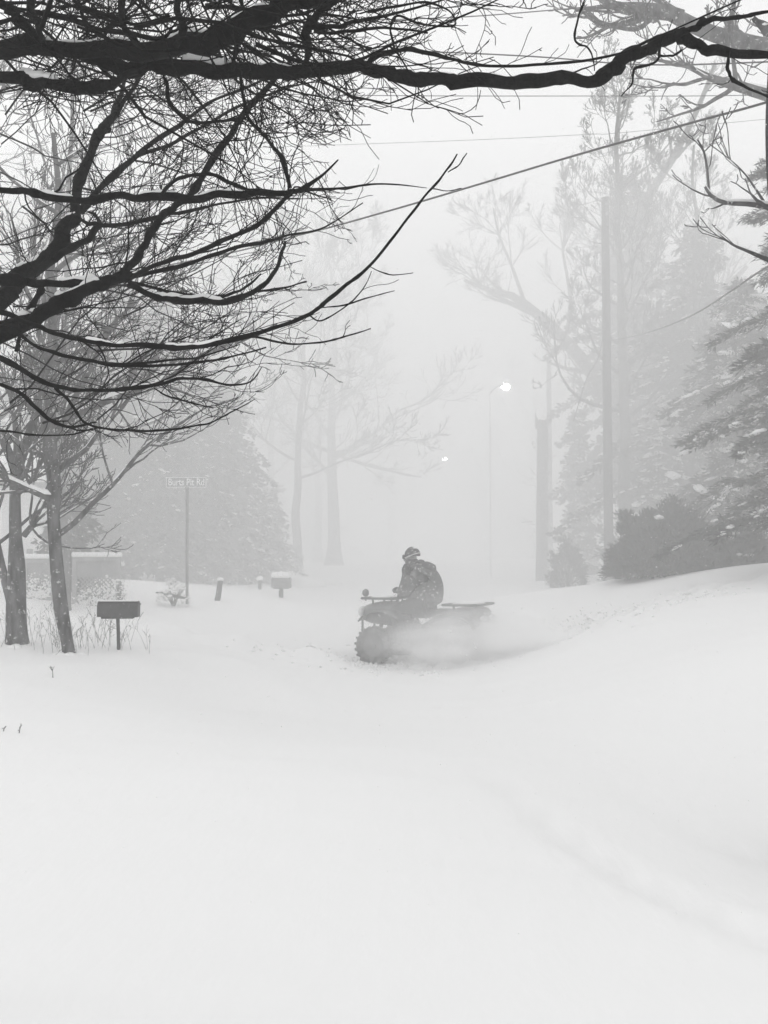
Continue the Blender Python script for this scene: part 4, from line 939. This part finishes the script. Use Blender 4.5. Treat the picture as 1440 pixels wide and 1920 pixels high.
for i, (xc, z, L, Wd) in enumerate(((.66, .995, .42, .66), (-.70, .93, .42, .7))):
    bm = bmesh.new(); blob(bm, (xc, 0, z), (L / 2, Wd / 2, .03), 2, .2, i, -.3); bm_obj('snow_on_rack', bm, M['snow'], atv, True)
bm = bmesh.new(); rod(bm, (.95, -.22, .45), (.95, .22, .45), .018); rod(bm, (.95, -.22, .72), (.95, .22, .72), .018)
for s in (-1, 1): rod(bm, (.95, s * .22, .42), (.95, s * .22, .76), .018); rod(bm, (.75, s * .16, .42), (.95, s * .2, .45), .018)
bm_obj('front_bumper', bm, M['metal_dark'], atv)
bm = bmesh.new(); rod(bm, (.52, 0, .78), (.42, 0, 1.06), .025); rod(bm, (.42, 0, 1.06), (.4, -.2, 1.10), .014); rod(bm, (.42, 0, 1.06), (.4, .2, 1.10), .014)
hb_ = bm_obj('handlebar', bm, M['metal_dark'], atv)
bm = bmesh.new()
for s in (-1, 1): rod(bm, (.4, s * .2, 1.10), (.3, s * .38, 1.09), .018, 10)
bm_obj('grips', bm, M['rubber'], hb_)
bm = bmesh.new(); rod(bm, (.86, .3, .95), (.86, .3, 1.03), .012); blob(bm, (.86, .3, 1.07), (.05, .075, .06), 2, .05); bm_obj('spotlight', bm, M['metal_grey'], atv, True)
bm = bmesh.new(); blob(bm, (-1.0, .20, .72), (.03, .15, .045), 2); blob(bm, (-1.0, -.20, .72), (.03, .15, .045), 2); bm_obj('tail_light', bm, M['lens'], atv, True)
bm = bmesh.new(); rod(bm, (-.5, -.2, .45), (-1.0, -.22, .5), .045, 12); bm_obj('exhaust', bm, M['metal_grey'], atv)
bm = bmesh.new(); rod(bm, (-.6, -.4, .285), (-.6, .4, .285), .03); rod(bm, (.64, -.36, .285), (.64, .36, .285), .022); bm_obj('axles', bm, M['metal_dark'], atv)

# ------------------------------------------------------------------ rider
def skin_mesh(name, verts, edges, radii, m, parent, sub=2, root=0):
    me = bpy.data.meshes.new(name); me.from_pydata(verts, edges, []); me.update(); o = bpy.data.objects.new(name, me); C.objects.link(o)
    md = o.modifiers.new('skin', 'SKIN'); md.use_smooth_shade = True; sv = me.skin_vertices[0].data
    for i, r in enumerate(radii): sv[i].radius = (r, r) if not isinstance(r, tuple) else r; sv[i].use_root = (i == root)
    s2 = o.modifiers.new('sub', 'SUBSURF'); s2.levels = sub; s2.render_levels = sub
    dg = bpy.context.evaluated_depsgraph_get(); dg.update(); m2 = bpy.data.meshes.new_from_object(o.evaluated_get(dg)); bpy.data.objects.remove(o)
    m2.materials.clear(); m2.materials.append(m); m2.polygons.foreach_set('use_smooth', np.ones(len(m2.polygons), dtype=bool))
    o2 = bpy.data.objects.new(name, m2); C.objects.link(o2); o2.parent = parent; return o2
rider = empty('person', (GX, GY, GZ), ATV_RZ, 'rider in a bulky dark winter jacket and goggles hunched on the quad bike', 'person'); rider.scale = (1.04, 1.04, 1.05)
hx = .0
V = [(hx, 0, .90), (hx + .0, 0, 1.02), (hx + .04, 0, 1.18), (hx + .09, 0, 1.34), (hx + .15, 0, 1.44), (hx + .19, 0, 1.52), (hx + .22, 0, 1.60), (hx + .23, 0, 1.68)]
Rr = [.11, .11, .11, .11, .06, .055, .09, .08]; E = [(i, i + 1) for i in range(7)]
for s in (-1, 1):
    b = len(V); V += [(hx + .1, s * .18, 1.37), (hx + .10, s * .33, 1.16), (hx + .24, s * .36, 1.08), (.33, s * .33, 1.11)]; Rr += [.06, .05, .045, .04]; E += [(3, b), (b, b + 1), (b + 1, b + 2), (b + 2, b + 3)]
    b = len(V); V += [(hx + .02, s * .12, .88), (hx + .40, s * .27, .80), (hx + .22, s * .33, .46), (hx + .22, s * .33, .36), (hx + .38, s * .34, .35)]; Rr += [.11, .08, .06, .05, .045]; E += [(0, b), (b, b + 1), (b + 1, b + 2), (b + 2, b + 3), (b + 3, b + 4)]
skin_mesh('body', V, E, Rr, M['skin'], rider)
V = [(hx - .03, 0, .86), (hx - .04, 0, 1.0), (hx - .02, 0, 1.18), (hx + .04, 0, 1.35), (hx + .13, 0, 1.47), (hx + .18, 0, 1.53)]; Rr = [.24, .27, .30, .285, .18, .12]; E = [(i, i + 1) for i in range(5)]
for s in (-1, 1):
    b = len(V); V += [(hx + .08, s * .22, 1.37), (hx + .10, s * .35, 1.26), (hx + .15, s * .39, 1.14), (hx + .22, s * .38, 1.07), (.28, s * .335, 1.10)]; Rr += [.15, .14, .125, .10, .07]
    E += [(3, b), (b, b + 1), (b + 1, b + 2), (b + 2, b + 3), (b + 3, b + 4)]
skin_mesh('jacket', V, E, Rr, M['cloth'], rider)
V = [(hx, 0, .90)]; Rr = [.185]; E = []
for s in (-1, 1):
    b = len(V); V += [(hx + .05, s * .13, .88), (hx + .24, s * .23, .86), (hx + .42, s * .28, .79), (hx + .32, s * .32, .62), (hx + .23, s * .33, .44)]; Rr += [.14, .125, .11, .095, .08]
    E += [(0, b), (b, b + 1), (b + 1, b + 2), (b + 2, b + 3), (b + 3, b + 4)]
skin_mesh('trousers', V, E, Rr, M['cloth2'], rider)
for s in (-1, 1):
    skin_mesh('boot', [(hx + .22, s * .33, .50), (hx + .21, s * .33, .38), (hx + .30, s * .335, .36), (hx + .42, s * .34, .355)], [(0, 1), (1, 2), (2, 3)], [.07, .07, .06, .045], M['plastic'], rider, 2)
    # gloved hand round the grip: palm, four fingers, thumb
    V = [(.29, s * .335, 1.125), (.33, s * .33, 1.135)]; Rr = [.036, .038]; E = [(0, 1)]
    for k in range(4):
        y = s * (.295 + .024 * k); b = len(V); L = (.030, .034, .032, .026)[k]
        V += [(.355, y, 1.135), (.372 + L * .2, y, 1.11), (.360, y, 1.080), (.335, y, 1.072)]; Rr += [.014, .013, .012, .011]; E += [(1, b), (b, b + 1), (b + 1, b + 2), (b + 2, b + 3)]
    b = len(V); V += [(.32, s * .285, 1.11), (.335, s * .27, 1.082)]; Rr += [.016, .013]; E += [(0, b), (b, b + 1)]
    skin_mesh('glove', V, E, Rr, M['plastic'], rider, 1)
# head details: hat, goggles, scarf over the face, nose, ears
hc = Vector((hx + .22, 0, 1.625))
bm = bmesh.new(); blob(bm, hc + Vector((-.012, 0, .012)), (.125, .105, .125), 3, .03, 8, -.15); bm_obj('knit_hat', bm, M['cloth'], rider, True)
bm = bmesh.new(); blob(bm, hc + Vector((-.012, 0, -.005)), (.131, .112, .022), 3, .02, 8)
for v in bm.verts: v.co.z += (v.co.x - hc.x) * -.35
bm_obj('hat_band', bm, M['cloth_light'], rider, True)
bm = bmesh.new(); box_bm(bm, hc.x + .105, 0, hc.z - .02, .05, .16, .07, None, .02); gg = bm_obj('goggles', bm, M['glass'], rider, True)
bm = bmesh.new(); blob(bm, hc + Vector((0, 0, -.10)), (.115, .10, .075), 3, .08, 4); bm_obj('scarf', bm, M['cloth'], rider, True)
bm = bmesh.new(); blob(bm, hc + Vector((.11, 0, -.06)), (.022, .016, .028), 2); bm_obj('nose', bm, M['skin'], rider, True)
bm = bmesh.new(); blob(bm, hc + Vector((-.05, 0, .115)), (.05, .06, .02), 2, .2, 3, -.3); bm_obj('snow_on_hat', bm, M['snow'], rider, True)
bm = bmesh.new()
blob(bm, (hx - .03, 0, 1.44), (.14, .19, .09), 3, .1, 7); bm_obj('hood', bm, M['cloth'], rider, True)

# ------------------------------------------------------------------ air
def vol_mat(name, dens, nodes=None):
    m = bpy.data.materials.new(name); m.use_nodes = True; n = m.node_tree; n.nodes.clear()
    o = n.nodes.new('ShaderNodeOutputMaterial'); v = n.nodes.new('ShaderNodeVolumePrincipled')
    v.inputs['Color'].default_value = (1, 1, 1, 1); v.inputs['Density'].default_value = dens; v.inputs['Anisotropy'].default_value = 0.0
    n.links.new(v.outputs[0], o.inputs['Volume'])
    if nodes: nodes(n, v)
    return m
bm = bmesh.new(); box_bm(bm, 0, 180, 10, 760, 1200 - 20, 23)
# ground mesh spans x +-320, y -14..700: the box holds all of it
hz = bm_obj('haze', bm, vol_mat('blowing_snow_air', HAZE)); tag(hz, 'even blowing snow in the air', kind='stuff')

# snow thrown up by the rear wheels: soft density falling off toward the edge of the cloud
def spray_nodes(n, v):
    tc = n.nodes.new('ShaderNodeTexCoord'); ln = n.nodes.new('ShaderNodeVectorMath'); ln.operation = 'LENGTH'
    nz = n.nodes.new('ShaderNodeTexNoise'); nz.inputs['Scale'].default_value = 2.2; nz.inputs['Detail'].default_value = 4
    n.links.new(tc.outputs['Object'], ln.inputs[0]); n.links.new(tc.outputs['Object'], nz.inputs[0])
    f = n.nodes.new('ShaderNodeMapRange'); f.interpolation_type = 'SMOOTHSTEP'
    f.inputs['From Min'].default_value = 1.0; f.inputs['From Max'].default_value = .25; f.inputs['To Min'].default_value = 0; f.inputs['To Max'].default_value = 1
    n.links.new(ln.outputs['Value'], f.inputs['Value'])
    g_ = n.nodes.new('ShaderNodeMapRange'); g_.inputs['From Min'].default_value = .38; g_.inputs['From Max'].default_value = .62; g_.inputs['To Min'].default_value = .25; g_.inputs['To Max'].default_value = 1.2
    n.links.new(nz.outputs[0], g_.inputs['Value'])
    a = n.nodes.new('ShaderNodeMath'); a.operation = 'MULTIPLY'; n.links.new(f.outputs[0], a.inputs[0]); n.links.new(g_.outputs[0], a.inputs[1])
    b = n.nodes.new('ShaderNodeMath'); b.operation = 'MULTIPLY'; b.inputs[1].default_value = SPRAY; n.links.new(a.outputs[0], b.inputs[0]); n.links.new(b.outputs[0], v.inputs['Density'])
SPRAY = 7.0
vm = vol_mat('snow_spray', 1, spray_nodes)
bm = bmesh.new(); blob(bm, (0, 0, 0), (95, 62, 13), 4, 0, 0, -.40); o = bm_obj('added_snow_cloud', bm, vol_mat('added_cloud_air', ADDED_CLOUD), None, True); o.location = (0, 74, 4)  # second even cloud, added to fade far trees while near branches stay dark
tag(o, 'added second cloud of blowing snow beyond the rider, fading the far trees', kind='stuff')
vm2 = vm.copy(); [setattr(n.inputs[1], 'default_value', 0.55) for n in vm2.node_tree.nodes if n.type == 'MATH' and not n.inputs[1].is_linked]
def spray(px, py, Y, sx, sy, sz, label):
    bm = bmesh.new(); blob(bm, (0, 0, 0), (1, 1, 1), 3); o = bm_obj('snow_spray', bm, vm); o.location = at(px, py, Y); o.scale = (sx, sy, sz); tag(o, label, kind='stuff')
spray(912, 1208, 14.4, 1.7, 1.0, .62, 'cloud of loose snow thrown up round the rear wheels')

bm = bmesh.new(); blob(bm, (0, 0, 0), (1, 1, 1), 3); o = bm_obj('snow_spray', bm, vm2); o.location = at(830, 1175, 14.3); o.scale = (2.3, 1.3, 1.1); tag(o, 'thin veil of blown snow drifting over the rider and quad bike', kind='stuff')

# ------------------------------------------------------------------ loose snow: chunks thrown by the wheels, flakes in the air
def specks(name, P, R_, label):
    """many tiny irregular octahedra in one mesh"""
    rg = np.random.default_rng(len(P)); n = len(P)
    V0 = np.array([(1, 0, 0), (-1, 0, 0), (0, 1, 0), (0, -1, 0), (0, 0, 1), (0, 0, -1)], float)
    F0 = np.array([(0, 2, 4), (2, 1, 4), (1, 3, 4), (3, 0, 4), (2, 0, 5), (1, 2, 5), (3, 1, 5), (0, 3, 5)])
    V = P[:, None] + V0[None] * R_[:, None, None] * rg.uniform(.6, 1.3, (n, 6, 1)); F = F0[None] + (np.arange(n) * 6)[:, None, None]
    o = mesh_obj(name, V.reshape(-1, 3), F.reshape(-1, 3), M['snow']); tag(o, label, kind='stuff'); return o
rg = np.random.default_rng(77)
c = np.array(at(900, 1238, 15.0)); n = 2600
a = rg.exponential(.55, n); P = np.stack([c[0] - .6 + a * 1.25 + rg.normal(0, .12, n), 14.95 + rg.normal(0, .38, n) + a * .1, np.abs(rg.normal(0, .26, n)) * np.exp(-a * .5) * 1.2], 1)
P[:, 2] += height(P[:, 0], P[:, 1])
specks('thrown_snow', P, rg.uniform(.006, .02, n) * np.where(rg.random(n) < .1, 1.8, 1), 'grains and small lumps of snow kicked up behind the rear wheels')
n = 700; th = rg.uniform(0, 2 * math.pi, n); k = rg.random(n) < .5
P = np.stack([np.where(k, rg.uniform(.2, 5.5, n), rg.normal(-.3, .8, n)), 14.9 + rg.normal(0, .6, n), np.zeros(n)], 1); P[:, 2] = height(P[:, 0], P[:, 1]) + .004
specks('snow_clods', P, rg.uniform(.012, .04, n), 'broken clods of snow lying along the wheel tracks')
n = 13000; Y = 4.0 + 13 * rg.random(n) ** .8; P = np.stack([rg.uniform(-.48, .48, n) * Y * 1.1, Y, rg.uniform(0, 1, n)], 1)
P[:, 2] = height(P[:, 0], P[:, 1]) + P[:, 2] * (1.4 + .55 * Y)
specks('snowflakes', P, rg.uniform(.0016, .0042, n), 'fine flakes drifting in the near air')
